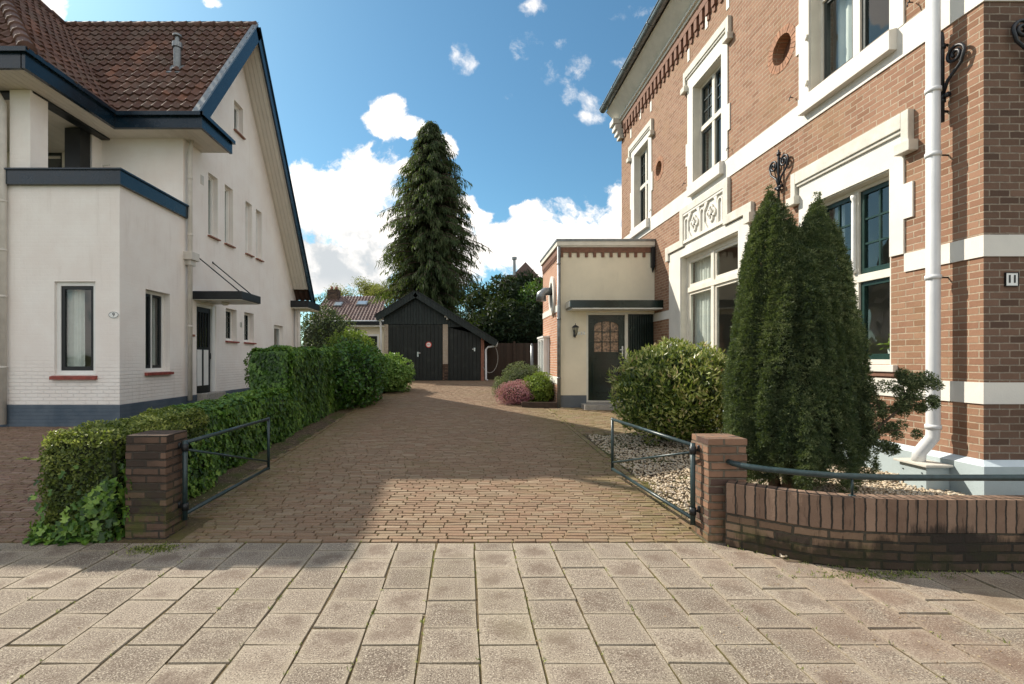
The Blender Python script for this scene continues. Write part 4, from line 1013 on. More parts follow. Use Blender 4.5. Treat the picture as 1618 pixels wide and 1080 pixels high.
# half-round gutter
mb = MB(); n = 12; V0 = []
for y in (YC-.4, 14.0):
    for i in range(n+1):
        a = PI+PI*i/n; V0.append((4.02+.095*math.cos(a), y, 8.72+.095*math.sin(a)))
mb.v = V0; mb.f = [(i, i+1, n+1+i+1, n+1+i) for i in range(n)]+[tuple(range(n+1)), tuple(range(n+1, 2*n+2))]; mb.r = [0]*len(mb.f)
g = mb.build('gutter', M['zinc'], BH, solid=False)
mb = MB(); mb.tube([(4.02-.098, YC-.4, 8.725), (4.02-.098, 14, 8.725)], .014, 8); mb.build('gutter_bead', M['zinc'], g, True)
yy = 4.6
while yy < 14:
    mb = MB(); mb.tube([(4.02+.10*math.cos(PI+PI*i/10), yy, 8.72+.10*math.sin(PI+PI*i/10)) for i in range(11)], .012, 6); mb.build('gutter_bracket', M['zinc'], g, True); yy += .82
mb = MB(); mb.tube([(4.02, 14.0, 8.72), (4.02, 14.01, 8.72)], .095, 16); mb.build('gutter_end', M['zinc'], g)
# corner corbel at the far end
mb = MB()
for i, (w_, z) in enumerate(((.30, 8.30), (.24, 8.14), (.18, 8.0), (.12, 7.88))): mb.box((XR-w_, 13.62, z-.15), (XR-.0, 13.95-.03*i, z))
mb.build('corner_corbel', M['white'], BH, bevel=.01)
mb = MB(); mb.hexa([(3.95, YC-.4, 8.72), (12.5, YC-.4, 8.72), (12.5, 14, 8.72), (3.95, 14, 8.72), (6.8, 6.8, 11.6), (9.6, 6.8, 11.6), (9.6, 11.2, 11.6), (6.8, 11.2, 11.6)]); mb.build('roof', M['grey_tile'], BH)
# interior
mb = MB(); mb.box((XR+.31, YC+.31, .9), (11.6, YE-.31, .95)); mb.build('room_floor', M['room_floor'], BH)
mb = MB(); mb.box((XR+.31, YC+.31, 4.0), (11.6, YE-.31, 4.3)); mb.box((XR+3.6, YC+.31, .95), (XR+3.7, YE-.31, 4.0)); mb.box((XR+2.6, YC+.31, 4.3), (XR+2.7, YE-.31, 7.6)); mb.box((XR+.31, 6.9, .95), (XR+3.6, 7.0, 4.0)); mb.box((XR+.31, 10.9, .95), (XR+3.6, 11.0, 4.0)); mb.box((XR+.31, YC+.31, 7.6), (11.6, YE-.31, 7.7))
for y in (6.9, 10.4): mb.box((XR+.31, y, 4.3), (XR+2.6, y+.1, 7.6))
mb.build('inner_wall', M['room'], BH)
# number plate 11
pl = MB(); pl.prism(rect(4.68, 4.785, 2.085, 2.195), [], FR.fn(), -.014, -.001); pp = pl.build('number_plate', M['enamel'], BH, bevel=.004)
mb = MB()
for a, b, c, d in ((4.676, 4.789, 2.195, 2.200), (4.676, 4.789, 2.080, 2.085), (4.676, 4.680, 2.085, 2.195), (4.785, 4.789, 2.085, 2.195)): FR.box(mb, a, b, c, d, -.018, -.001)
mb.build('plate_rim', M['letter'], pp); [text_mesh('1', .095, M['letter'], (4.7325+q, YC-.0155, 2.14), ROT_FRONT, pp, bold=.001) for q in (-.022, .022)]
# wall anchors in wrought iron
def anchor(u, ztop, zbot, pl, zs, sgn):
    mb = MB(); d = -.05
    mb.tube([pl.pt(u, zbot, d), pl.pt(u, ztop-.06, d), pl.pt(u, ztop, d)], [.017, .017, .010], 8)
    def scroll(cu, cz, s, R, flip):
        pts = []
        for i in range(34):
            t = i/33; a = t*PI*3.3; r = R*(1-t*.82); pts.append(pl.pt(cu+s*(r*math.cos(a)), cz+flip*(r*math.sin(a)), d))
        return pts
    R = .085
    for s in ((sgn,) if sgn else (-1, 1)):
        cu = u+s*(R+.03); pts = scroll(cu, zs, s, R, 1)
        lead = [pl.pt(u+s*.01, zs-.30, d), pl.pt(u+s*.05, zs-.20, d), pl.pt(u+s*(2*R-.0), zs-.10, d)]
        mb.tube(lead+pts, .014, 8)
        mb.tube([pl.pt(u+s*.01, zs-.33, d), pl.pt(u+s*.06, zs-.33, d)], [.02, .026], 8)
    for z in (zs-.36, zs+.14): mb.tube([pl.pt(u, z-.02, d), pl.pt(u, z+.02, d)], .027, 8)
    for z in (ztop-.12, zbot+.1): mb.tube([pl.pt(u, z, d), pl.pt(u, z, .0)], .012, 6)
    mb.build('wall_anchor', M['iron'], BH, True)
anchor(6.81, 4.42, 3.55, R_, 4.22, 0)
anchor(4.475, 4.50, 3.66, R_, 4.22, -1)
anchor(4.90, 4.52, 3.75, FR, 4.28, -1)
# downpipe with its swan neck, box at the foot
dp = downpipe(BH, [(4.36, 4.47, 8.6), (4.36, 4.47, .80), (4.355, 4.47, .72), (4.31, 4.50, .63), (4.28, 4.52, .57), (4.275, 4.525, .49)], .052, 'pipe_white', [(4.36, 4.47, z) for z in (3.95, 3.35, 2.21, .82, 5.6, 7.2)])
for z in (3.35, 2.21, 5.6):
    mb = MB(); mb.tube([(4.40, 4.47, z), (4.5, 4.47, z)], .008, 6); mb.build('pipe_bracket', M['iron'], dp, True)
MBX = thing('meter_box', 'grey blue square box under the foot of the white downpipe', 'box', (4.32, 4.5, .2))
mb = MB(); mb.box((4.21, 4.38, .0), (4.425, 4.65, .465)); mb.build('box_body', M['plinth'], MBX, bevel=.004)
mb = MB(); mb.box((4.175, 4.345, .466), (4.425, 4.68, .488)); mb.build('lid', M['stone'], MBX, bevel=.004)
mb = MB()
for y in (4.42, 4.61):
    for z in (.40, .28): mb.tube([(4.211, y, z), (4.204, y, z)], .006, 6)
mb.build('screws', M['iron'], MBX)
# pot plant on the window sill
PT = thing('potted_plant', 'small leafy green plant in a white pot inside the green framed window', 'plant', (4.78, 5.33, 1.45))
mb = MB(); mb.tube([(4.77, 5.32, 1.43), (4.77, 5.32, 1.44), (4.77, 5.32, 1.57), (4.77, 5.32, 1.565)], [.045, .052, .068, .055], 18); mb.build('pot', M['pot'], PT, True)
# table lamp in the living room
LP = thing('table_lamp', 'table lamp on a dark cabinet seen through the large cream window', 'lamp', (6.6, 9.4, 1.0))
mb = MB(); mb.tube([(6.4, 9.2, 1.52), (6.4, 9.2, 1.54), (6.4, 9.2, 1.60), (6.4, 9.2, 1.80)], [.07, .07, .05, .02], 14); mb.build('lamp_base', M['terracotta'], LP, True)
mb = MB(); mb.tube([(6.4, 9.2, 1.78), (6.4, 9.2, 2.0)], [.16, .10], 18, cap=False); mb.build('lamp_shade', M['curtain'], LP, True)
CB = thing('cabinet', 'dark wooden cabinet inside the living room under a table lamp', 'cabinet', (6.4, 9.2, .95))
mb = MB(); mb.box((6.15, 8.8, 1.05), (6.65, 9.6, 1.48)); mb.build('body', M['bark'], CB, bevel=.006)
mb = MB(); mb.box((6.12, 8.77, 1.481), (6.68, 9.63, 1.518)); mb.build('top', M['bark'], CB, bevel=.006)
mb = MB(); [mb.box((x, y, .951), (x+.05, y+.05, 1.049)) for x in (6.16, 6.59) for y in (8.82, 9.53)]; mb.build('feet', M['bark'], CB)

# ------------------------------------------------------------------ ANNEX with the entrance
AX = 2.24; AY = 11.4
AN = thing('entrance_annex', 'flat roofed cream entrance block with green door and canopy', 'building', (3.4, 12.4, .3))
FA = Pl('F', AY); LA = Pl('R', AX)   # LA: wall facing -X at X=AX
DO = (2.90, 4.44, .40, 2.56)
mb = MB(); mb.prism(rect(AX, 4.498, .59, 4.16), [rect(2.90, 4.44, .58, 2.56)][:0], FA.fn(), 0, .01) if False else None
mb.prism([(AX+.02, .59), (2.88, .59), (2.88, 2.56), (4.498, 2.56), (4.498, 4.16), (AX+.02, 4.16)], [], FA.fn(), 0, .25); mb.build('wall', M['cream'], AN)
mb = MB(); mb.box((AX+.02, AY-.012, .2), (2.88, AY+.25, .588)); mb.build('plinth', M['plinth_grey'], AN)
mb = MB(); LA.box(mb, AY-.0, 13.8, .2, 4.16, 0, .0199); mb.box((AX+.02, AY+.25, .2), (AX+.25, 13.8, 4.16)); mb.box((AX+.25, 13.55, .2), (4.49, 13.8, 4.16)); mb.build('wall', M['brick_annex'], AN)
for a, b in ((2.60, 2.76), (.85, 1.02)):
    mb = MB(); LA.box(mb, AY+.16, 13.8, a, b, -.012, -.0005); mb.build('white_band', M['white'], AN)
# brick frieze with dentils + cornice + zinc edge, front and side
mb = MB(); mb.box((AX-.03, AY-.03, 3.98), (4.49, AY-.0005, 4.13)); mb.box((AX-.03, AY-.0, 3.98), (AX-.0005, 13.8, 4.13))
x = AX+.02
while x < 4.4: mb.box((x, AY-.03, 3.87), (x+.065, AY-.0005, 3.98)); mb.box((x-.012, AY-.028, 3.93), (x+.077, AY-.0005, 3.98)) if False else None; x += .195
y = AY+.05
while y < 13.75: mb.box((AX-.03, y, 3.87), (AX-.0005, y+.065, 3.98)); y += .17
mb.build('dentil_frieze', M['brick_frieze'], AN)
mb = MB(); mb.box((AX-.07, AY-.07, 4.131), (4.49, 13.85, 4.235)); mb.box((AX-.045, AY-.045, 4.10), (4.49, AY-.031, 4.13)); mb.build('cornice', M['timber_cream'], AN, bevel=.006)
mb = MB(); mb.box((AX-.085, AY-.085, 4.236), (4.495, 13.87, 4.29)); mb.build('zinc_edge', M['zinc'], AN, bevel=.006)
mb = MB(); mb.box((4.40, AY-.10, 3.62), (4.475, AY-.001, 4.10)); mb.tube([(4.44, AY-.06, 3.62), (4.44, AY-.04, 3.50)], [.035, .01], 8); mb.build('cornice_bracket', M['black'], AN, bevel=.006)
# canopy
cn = lbox('canopy', 'dkgreen', AN, 2.39, 4.497, 2.62, 2.79, -.52, -.001, FA, bevel=.006)
lbox('canopy_soffit', 'timber_white', cn, 2.43, 4.49, 2.59, 2.618, -.50, -.001, FA)
lbox('canopy_end', 'steel', cn, 2.378, 2.389, 2.64, 2.77, -.48, -.04, FA)
# door and frame
mb = MB()
for a, b, c, d in ((2.88, 2.925, .42, 2.56), (3.80, 3.87, .42, 2.56), (2.925, 3.80, 2.50, 2.56), (3.87, 4.498, 2.52, 2.56), (2.925, 3.80, .34, .46)): FA.box(mb, a, b, c, d, .0, .12)
df = mb.build('door_frame', M['timber_cream'], AN, bevel=.003)
arch = [(3.08, 1.62), (3.66, 1.62), (3.66, 2.24)]+[(3.37+.29*math.cos(a), 2.24+.11*math.sin(a)) for a in np.linspace(0.15, PI-.15, 9)]+[(3.08, 2.24)]
mb = MB(); mb.prism(rect(2.93, 3.795, .47, 2.495), [arch], FA.fn(), .05, .10); dr = mb.build('door', M['dkgreen'], AN)
dr['label'] = 'dark green stable door with a small arched leaded window'
lbox('door_pane', 'doorglass', dr, 3.06, 3.68, 1.60, 2.37, .08, .088, FA, 0)
mb = MB()
for x in (3.273, 3.467): FA.box(mb, x-.009, x+.009, 1.62, 2.34, .06, .079)
for z in (1.86, 2.10): FA.box(mb, 3.08, 3.66, z-.009, z+.009, .062, .078)
mb.build('glazing_bar', M['dkgreen'], dr)
mb = MB(); FA.box(mb, 2.93, 3.795, 1.47, 1.50, .028, .05); FA.box(mb, 2.94, 3.785, .47, .55, .02, .05)
for a, b, c, d in ((3.03, 3.70, 1.31, 1.35), (3.03, 3.70, .66, .70), (3.03, 3.07, .70, 1.31), (3.66, 3.70, .70, 1.31)): FA.box(mb, a, b, c, d, .022, .05)
for a, b, c, d in ((3.04, 3.70, 1.57, 1.59), ): FA.box(mb, a, b, c, d, .040, .05)
mb.build('door_moulding', M['dkgreen'], dr, bevel=.003)
lbox('door_handle', 'enamel', dr, 3.735, 3.765, 1.52, 1.76, .03, .049, FA); mb = MB(); mb.tube([FA.pt(3.75, 1.67, .03), FA.pt(3.75, 1.67, -.02), FA.pt(3.67, 1.67, -.025)], .011, 8); mb.build('door_handle', M['enamel'], dr, True)
# ribbed dark side panel with letter slot
mb = MB(); FA.box(mb, 3.87, 4.498, .42, 2.52, .06, .10); x = 3.885
while x < 4.47: FA.box(mb, x, x+.035, .43, 2.51, .02, .06); x += .055
sp = mb.build('side_panel', M['dkgreen'], AN)
lbox('letter_slot', 'steel', sp, 4.06, 4.34, 1.52, 1.60, .0, .019, FA)
# wall lantern and plates
lm = MB(); lm.box((2.57, AY-.03, 1.98), (2.61, AY, 2.14)); lm.tube([(2.59, AY-.02, 2.02), (2.59, AY-.09, 1.96), (2.59, AY-.13, 2.0)], .01, 8)
lm.tube([(2.59, AY-.13, 2.0), (2.59, AY-.13, 2.02)], .03, 6); lm.tube([(2.59, AY-.13, 2.19), (2.59, AY-.13, 2.215), (2.59, AY-.13, 2.255)], [.09, .075, .012], 6); lm.tube([(2.59, AY-.13, 2.255), (2.59, AY-.13, 2.29)], .008, 6)
for a in range(6): lm.tube([(2.59+.03*math.cos(a*PI/3), AY-.13+.03*math.sin(a*PI/3), 2.02), (2.59+.07*math.cos(a*PI/3), AY-.13+.07*math.sin(a*PI/3), 2.19)], .005, 5)
lo = lm.build('wall_lantern', M['iron'], AN)
mb = MB(); mb.tube([(2.59, AY-.13, 2.022), (2.59, AY-.13, 2.188)], [.026, .065], 6); mb.build('lantern_glass', M['glass'], lo)
for x in (2.70, 2.765, 2.83):
    lbox('number_tile' if x == 2.765 else 'door_bell', 'enamel' if x == 2.765 else 'steel', AN, x-.022, x+.022, 2.03, 2.10, -.008, -.001, FA)
[text_mesh('1', .055, M['letter'], (2.765+q, AY-.010, 2.065), ROT_FRONT, AN) for q in (-.010, .010)]
# step
mb = MB(); mb.box((2.74, AY-.42, .2), (3.95, AY-.013, .40)); o = mb.build('door_step', M['kerb'], AN, bevel=.01)
mb = MB(); mb.box((2.90, AY-.0125, .2), (4.49, AY+.3, .44)); mb.build('door_threshold', M['kerb'], AN)
# oval blind window with flue on the side wall, side window, corner pipe
n = 30; yc, zc = 12.2, 3.05
mb = MB(); mb.prism([(yc+.36*math.cos(2*PI*i/n), zc+.50*math.sin(2*PI*i/n)) for i in range(n)], [[(yc+.22*math.cos(2*PI*i/n), zc+.34*math.sin(2*PI*i/n)) for i in range(n)]], LA.fn(), -.06, -.0005); ov = mb.build('oval_surround', M['white'], AN, bevel=.01)
mb = MB(); mb.prism([(yc+.22*math.cos(2*PI*i/n), zc+.34*math.sin(2*PI*i/n)) for i in range(n)], [], LA.fn(), -.01, -.0005); mb.build('oval_pane', M['sashdark'], ov)
mb = MB(); mb.tube([(AX-.02, yc, zc+.12), (AX-.22, yc, zc+.12), (AX-.30, yc, zc+.05), (AX-.31, yc, zc-.12)], [.10, .10, .12, .13], 14); mb.build('wall_flue', M['zinc'], AN, True)
window(AN, Pl('R', AX-.16), 12.75, 13.7, .98, 2.02, .0, .05, 'timber_white', mull=(13.2,), sash='timber_white', sw=.03)
mb = MB(); mb.box((AX-.16, 12.70, .90), (AX-.001, 13.75, .979)); mb.box((AX-.18, 12.70, 2.021), (AX-.001, 13.75, 2.07)); mb.box((AX-.055, 12.76, .98), (AX-.001, 13.69, 2.02)); mb.build('bay_box', M['timber_white'], AN)
downpipe(AN, [(AX-.03, AY-.09, 4.10), (AX-.03, AY-.09, .30)], .042, 'zinc', [(AX-.03, AY-.09, z) for z in (3.7, 2.4, 1.0)])

# ------------------------------------------------------------------ GARAGE at the end of the drive
GY = 20.0; GF = Pl('F', GY)
GR = thing('garage', 'black boarded double garage with gable roof and lean-to', 'garage', (-1.3, 23, .55))
z0 = .50
gl, gr, gp = -3.385, .79, (-2.045, 4.20)
def groof(x): return gp[1]-abs(x-gp[0])*.615
gable = [(gl, 2.90), (gr, 2.42), (gr, groof(gr)), gp, (gl, groof(gl))]
gable = [(gl, 2.90), (-.72, 2.90), (-.72, 2.78), (.30, 2.78), (gr, groof(gr)-.03), gp, (gl, groof(gl))]
mb = MB(); mb.prism(gable, [], GF.fn(), -.03, .04); mb.build('gable_boarding', M['boards'], GR)
mb = MB(); mb.prism([(gl+.08, z0), (gr, z0), (gr, groof(gr)-.1), (gp[0], gp[1]-.2), (gl+.08, groof(gl)-.1)], [], GF.fn(), .12, .16); mb.build('wall', M['black'], GR)
def gdoor(u0, u1, zt, lab=None):
    mb = MB(); GF.box(mb, u0, u1, z0+.06, zt, .0, .05); o = mb.build('door', M['boards_black'], GR)
    mb = MB(); f = .09
    GF.box(mb, u0, u0+f, z0+.06, zt, -.018, -.0005); GF.box(mb, u1-f, u1, z0+.06, zt, -.018, -.0005); GF.box(mb, u0+f, u1-f, z0+.06, z0+.2, -.018, -.0005); GF.box(mb, u0+f, u1-f, zt-f, zt, -.018, -.0005)
    mb.build('door_rail', M['boards_black'], o); return o
mb = MB(); GF.box(mb, gl, gl+.18, z0, 2.895, -.02, .1); GF.box(mb, -.93+.0, -.72, z0+.75, 2.895, -.04, .1); mb.build('brick_pier', M['brick_pale'], GR)
mb = MB(); GF.box(mb, -.935, -.715, z0, z0+.749, -.05, .1); mb.build('brick_pier', M['brick_dark'], GR)
mb = MB(); GF.box(mb, .655, .79, z0, 2.40, -.04, .1); mb.build('side_post', M['terracotta'], GR)
d1 = gdoor(gl+.19, -2.05, 2.88); d2 = gdoor(-2.035, -.94, 2.88)
mb = MB(); mb.prism([(-.71, z0+.06), (.65, z0+.06), (.65, 2.48), (.28, 2.77), (-.71, 2.77)], [], GF.fn(), .0, .05); d3 = mb.build('door', M['boards_black'], GR)
mb = MB(); GF.box(mb, -2.0, -1.94, z0+1.05, z0+1.25, -.03, -.019); mb.tube([GF.pt(-1.97, z0+1.2, -.03), GF.pt(-1.97, z0+1.2, -.08), GF.pt(-1.86, z0+1.2, -.08)], .014, 8); mb.build('handle', M['steel'], d2)
mb = MB(); GF.box(mb, .36, .42, z0+1.28, z0+1.42, -.03, -.001); mb.tube([GF.pt(.39, z0+1.36, -.03), GF.pt(.39, z0+1.36, -.08), GF.pt(.29, z0+1.36, -.08)], .014, 8); mb.build('handle', M['steel'], d3)
# roof slabs and barge boards
def slope(xa, xb, up0, up1, ya, yb, name, mat):
    mb = MB(); s = -1 if xb < xa else 1; t = Vector((s, 0, -.615)).normalized(); n = Vector((.615*s, 0, 1)).normalized()
    A_ = Vector((xa, 0, groof(xa))); B_ = Vector((xb, 0, groof(xb)))
    q = [A_+n*up0, B_+n*up0, B_+n*up1, A_+n*up1]
    mb.hexa([(q[0].x, ya, q[0].z), (q[1].x, ya, q[1].z), (q[1].x, yb, q[1].z), (q[0].x, yb, q[0].z), (q[3].x, ya, q[3].z), (q[2].x, ya, q[2].z), (q[2].x, yb, q[2].z), (q[3].x, yb, q[3].z)])
    return mb.build(name, M[mat], GR)
slope(gp[0], -3.66, .0, .05, GY-.28, GY+6, 'roof', 'black'); slope(gp[0], 1.29, .0, .05, GY-.28, GY+6, 'roof', 'black')
slope(gp[0], -3.70, -.19, .06, GY-.32, GY-.281, 'barge_board', 'boards'); slope(gp[0], 1.33, -.19, .06, GY-.32, GY-.281, 'barge_board', 'boards')
slope(gp[0], -3.64, .061, .085, GY-.35, GY+6, 'roof_felt', 'zinc_dk' if 'zinc_dk' in M else 'black'); slope(gp[0], 1.28, .061, .085, GY-.35, GY+6, 'roof_felt', 'black')
mb = MB(); mb.box((gl, GY+.2, z0), (gl+.15, GY+5.8, 3.2)); mb.box((gr-.13, GY+.2, z0), (gr, GY+5.8, 2.35)); mb.build('wall', M['brick_pale'], GR)
mb = MB(); mb.tube([(1.33, GY-.1, 2.20), (1.30, GY-.1, 2.0), (.95, GY-.1, 1.95), (.86, GY-.1, 1.85), (.86, GY-.1, .62), (.93, GY-.12, .57)], .042, 10); mb.build('downpipe', M['pipe_white'], GR, True)
mb = MB(); mb.tube([(gl-.28, GY-.2, 3.25), (gl-.14, GY-.1, 3.1), (gl-.1, GY-.1, 2.6), (gl-.1, GY-.1, .6)], .042, 10); mb.build('downpipe', M['pipe_white'], GR, True)
mb = MB(); mb.box((-.86, GY-.12, 3.18), (-.66, GY-.031, 3.30)); mb.tube([(-.74, GY-.14, 3.16), (-.74, GY-.17, 3.08)], .045, 10); mb.build('security_light', M['enamel'], GR, bevel=.01)
SG = thing('round_sign', 'small round white sign with a red ring on the black garage door', 'sign', (-1.52, GY-.03, 1.95))
c = (-1.52, 2.05); n = 28
mb = MB(); mb.prism(circ(*c, .125, n), [], GF.fn(), -.030, -.0195); mb.build('plate', M['enamel'], SG)
mb = MB(); mb.prism(circ(*c, .125, n), [circ(*c, .092, n)], GF.fn(), -.034, -.0305); mb.build('ring', M['red'], SG)
text_mesh('P11', .075, M['red'], (c[0], GY-.032, c[1]), ROT_FRONT, SG, bold=.002)
HS = thing('garden_hose', 'grey garden hose hanging in a loop beside the garage', 'hose', (1.2, GY+.05, 1.0))
mb = MB(); mb.tube([(1.24, GY-.05, 2.15)]+[(1.02+.34*math.sin(a), GY-.05, 1.5-.62*math.cos(a)) for a in np.linspace(2.4, -.9, 16)], .014, 8); o = mb.build('hose', M['kerb'], HS, True)
mb = MB(); mb.tube([(1.24, GY-.05, 2.15), (1.24, GY+.3, 2.15)], .02, 6); mb.build('hook', M['iron'], HS)
# dark wooden fence to the right of the garage
FN = thing('wooden_fence', 'dark brown board fence between garage and brick annex', 'fence', (3, 23, .55))
FP = Pl('F', 22.5); mb = MB(); FP.box(mb, .7, 5.2, .5, 2.2, 0, .03); mb.build('board_panel', M['board_fence'], FN)
for x in (.9, 2.3, 3.7, 5.1):
    mb = MB(); FP.box(mb, x-.05, x+.05, .5, 2.28, -.07, -.001); mb.build('post', M['fence'], FN)
CM = thing('steel_post', 'thin grey metal post standing in front of the dark fence', 'post', (2.5, 18, .5))
mb = MB(); mb.tube([(2.50, 18.0, .3), (2.50, 18.0, 1.98)], .05, 12); mb.tube([(2.50, 18.0, 1.98), (2.50, 18.0, 2.03)], [.06, .02], 12); mb.build('post_body', M['zinc'], CM, True)

# ------------------------------------------------------------------ flat-roofed garage behind, far house, distant gable
G2 = thing('flat_garage', 'cream flat roofed garage behind the hedge with a dark door', 'garage', (-5.8, 25, .55))
F2 = Pl('F', 24.0)
mb = MB(); mb.prism([(-7.2, .4), (-6.55, .4), (-6.55, 2.70), (-4.3, 2.70), (-4.3, .4), (-4.0, .4), (-4.0, 3.12), (-7.2, 3.12)], [], F2.fn(), 0, .2); mb.box((-7.2, 24.2, .4), (-7.0, 29, 3.12)); mb.box((-4.2, 24.2, .4), (-4.0, 29, 3.12)); mb.build('wall', M['cream'], G2)
mb = MB(); mb.box((-7.55, 23.7, 3.14), (-3.85, 29.2, 3.32)); mb.build('roof', M['black'], G2)
mb = MB(); mb.box((-7.50, 23.75, 3.06), (-3.9, 24.0, 3.135)); mb.build('fascia', M['timber_white'], G2)
mb = MB(); F2.box(mb, -6.55, -6.45, .4, 2.70, -.01, .1); F2.box(mb, -4.4, -4.3, .4, 2.70, -.01, .1); F2.box(mb, -6.45, -4.4, 2.60, 2.70, -.01, .1); mb.build('door_frame', M['timber_white'], G2)
mb = MB(); F2.box(mb, -6.45, -4.4, .4, 2.60, .05, .1); mb.build('door', M['boards_black'], G2)
mb = MB(); mb.prism([(-5.5+.22*math.cos(2*PI*i/20), 2.9+.09*math.sin(2*PI*i/20)) for i in range(20)], [], F2.fn(), -.06, -.0005); mb.build('oval_lamp', M['iron'], G2)
FH = thing('far_house', 'distant house with a brown ribbed roof and two skylights behind the flat garage', 'house', (-9.5, 46, .55))
hz, he = 7.55, 4.75; ya, yb = 42.0, 47.0
pv = Vector((0, yb-ya, hz-he)); pn = Vector((0, -(hz-he), yb-ya)).normalized()
pantiles((-13.6, ya, he), (1, 0, 0), pv, pn, 5.7, 5.6, tw=.30, th=.45, parent=FH, mat='grey_tile', amp=.09)
mb = MB(); mb.hexa([(-13.5, ya+.3, .4), (-7.2, ya+.3, .4), (-7.2, yb+4, .4), (-13.5, yb+4, .4), (-13.5, ya+.3, he), (-7.2, ya+.3, he), (-7.2, yb+4, he), (-13.5, yb+4, he)]); mb.build('wall', M['brick_pale'], FH)
mb = MB(); mb.hexa([(-13.6, ya, he-.02), (-7.0, ya, he-.02), (-7.0, yb+5, he-.02), (-13.6, yb+5, he-.02), (-13.6, yb, hz-.1), (-8.4, yb, hz-.1), (-8.4, yb+.1, hz-.1), (-13.6, yb+.1, hz-.1)]); mb.build('roof', M['grey_tile'], FH)
pantiles((-7.9, ya, he), (1, 0, 0), pv, pn, .9, 2.6, tw=.30, th=.45, parent=FH, mat='grey_tile', amp=.09)
mb = MB(); mb.tube([(-13.7, ya-.1, he), (-6.9, ya-.1, he)], .09, 8); mb.build('gutter', M['pipe_white'], FH, True)
for x, t, w_ in ((-11.9, .62, .75), (-9.7, .66, 1.0)):
    c = Vector((x, ya, he))+pv*t+pn*.14; v = pv.normalized(); u = Vector((1, 0, 0))
    mb = MB(); mb.hexa([c+u*a*w_/2+v*b*.45+pn*h for h in (-.1, .06) for a, b in ((-1, -1), (1, -1), (1, 1), (-1, 1))]); k = mb.build('skylight', M['zinc'], FH)
    mb = MB(); mb.hexa([c+u*a*(w_/2-.1)+v*b*.36+pn*h for h in (.061, .075) for a, b in ((-1, -1), (1, -1), (1, 1), (-1, 1))]); mb.build('skylight_pane', M['steel'], k)
mb = MB(); mb.box((-13.3, yb-.8, 6.3), (-12.2, yb, 8.15)); ch = mb.build('chimney', M['brick_dark'], FH)
for x in (-12.95, -12.5):
    mb = MB(); mb.tube([(x, yb-.4, 8.15), (x, yb-.4, 8.5)], .13, 10); mb.build('chimney_pot', M['terracotta'], ch, True)
DH = thing('distant_gable_house', 'distant grey pointed roof with a small flue above the dark trees', 'house', (6.5, 62, .55))
D_ = Pl('F', 60.0); mb = MB(); mb.prism([(5.2, .4), (9.8, .4), (9.8, 11.2), (7.55, 13.6), (6.0, 12.0), (5.2, 12.0)], [], D_.fn(), 0, 6); mb.build('roof', M['grey_tile'], DH)
mb = MB(); mb.tube([(6.15, 60, 11.9), (6.15, 60, 13.9)], .18, 10); mb.tube([(6.15, 60, 13.9), (6.15, 60, 14.2)], .32, 10); mb.build('flue', M['zinc'], DH)
# ------------------------------------------------------------------ foliage
def unit(v): return v/np.maximum(np.linalg.norm(v, axis=-1, keepdims=True), 1e-9)
def leaves(name, P, Nn, T, L, W, mat, parent, fold=.25, rnd=None, lobes=False):
    """folded leaves: base, left, tip, right; lobes=True makes ivy-like five-pointed leaves"""
    n = len(P); Nn = unit(Nn); T = unit(T-Nn*(T*Nn).sum(1, keepdims=True)*.75); S = unit(np.cross(T, Nn)); L = np.broadcast_to(L, (n,))[:, None]; W = np.broadcast_to(W, (n,))[:, None]
    r = rnd if rnd is not None else RNG.random(n)
    if lobes:
        pts = [(0, 0, 0), (-.52, .05, .5), (-.22, .38, .2), (-.40, .72, .5), (0, 1, -.2), (.40, .72, .5), (.22, .38, .2), (.52, .05, .5)]
        V = np.stack([P+S*W*x*1.15+T*L*y+Nn*W*fold*z for x, y, z in pts], 1)
        b = (np.arange(n)*8)[:, None, None]; f = np.array([(0, 2, 1), (0, 4, 2), (2, 4, 3), (0, 6, 4), (6, 5, 4), (0, 7, 6)])
        return fast(name, V.reshape(-1, 3), (b+f[None]).reshape(-1, 3), 3, mat, parent, rnd=np.repeat(r, 6))
    V = np.stack([P, P+T*L*.45-S*W*.5+Nn*W*fold, P+T*L, P+T*L*.45+S*W*.5+Nn*W*fold], 1)
    b = (np.arange(n)*4)[:, None, None]; f = np.array([(0, 2, 1), (0, 3, 2)])
    return fast(name, V.reshape(-1, 3), (b+f[None]).reshape(-1, 3), 3, mat, parent, rnd=np.repeat(r, 2))
def lump(P, f, seed=0):
    x, y, z = P[:, 0]*f, P[:, 1]*f, P[:, 2]*f; s = seed*1.7
    return (np.sin(x*2.1+y*1.3+s)+np.sin(y*2.7-z*1.9+s*2)+np.sin(z*2.3+x*1.7-s)+np.sin((x+y+z)*3.9+s)*.6)/3.6
def rdir(n): return unit(RNG.normal(size=(n, 3)))
def blob_points(blobs, n, depth=.25, reject=.8):
    B = np.array([b[:3] for b in blobs]); Rr = np.array([b[3:6] for b in blobs]); A = (Rr[:, 0]*Rr[:, 2]+Rr[:, 1]*Rr[:, 2]+Rr[:, 0]*Rr[:, 1]); i = RNG.choice(len(B), n, p=A/A.sum())
    d = rdir(n); k = 1-depth*RNG.random(n)**1.7; P = B[i]+d*Rr[i]*k[:, None]; Nn = unit(d/Rr[i])
    if len(B) <= 400:
        keep = np.ones(n, bool)
        for j in range(len(B)):
            q = (((P-B[j])/Rr[j])**2).sum(1); keep &= (q > reject**2) | (i == j)
        P, Nn, i = P[keep], Nn[keep], i[keep]
    return P, Nn, i
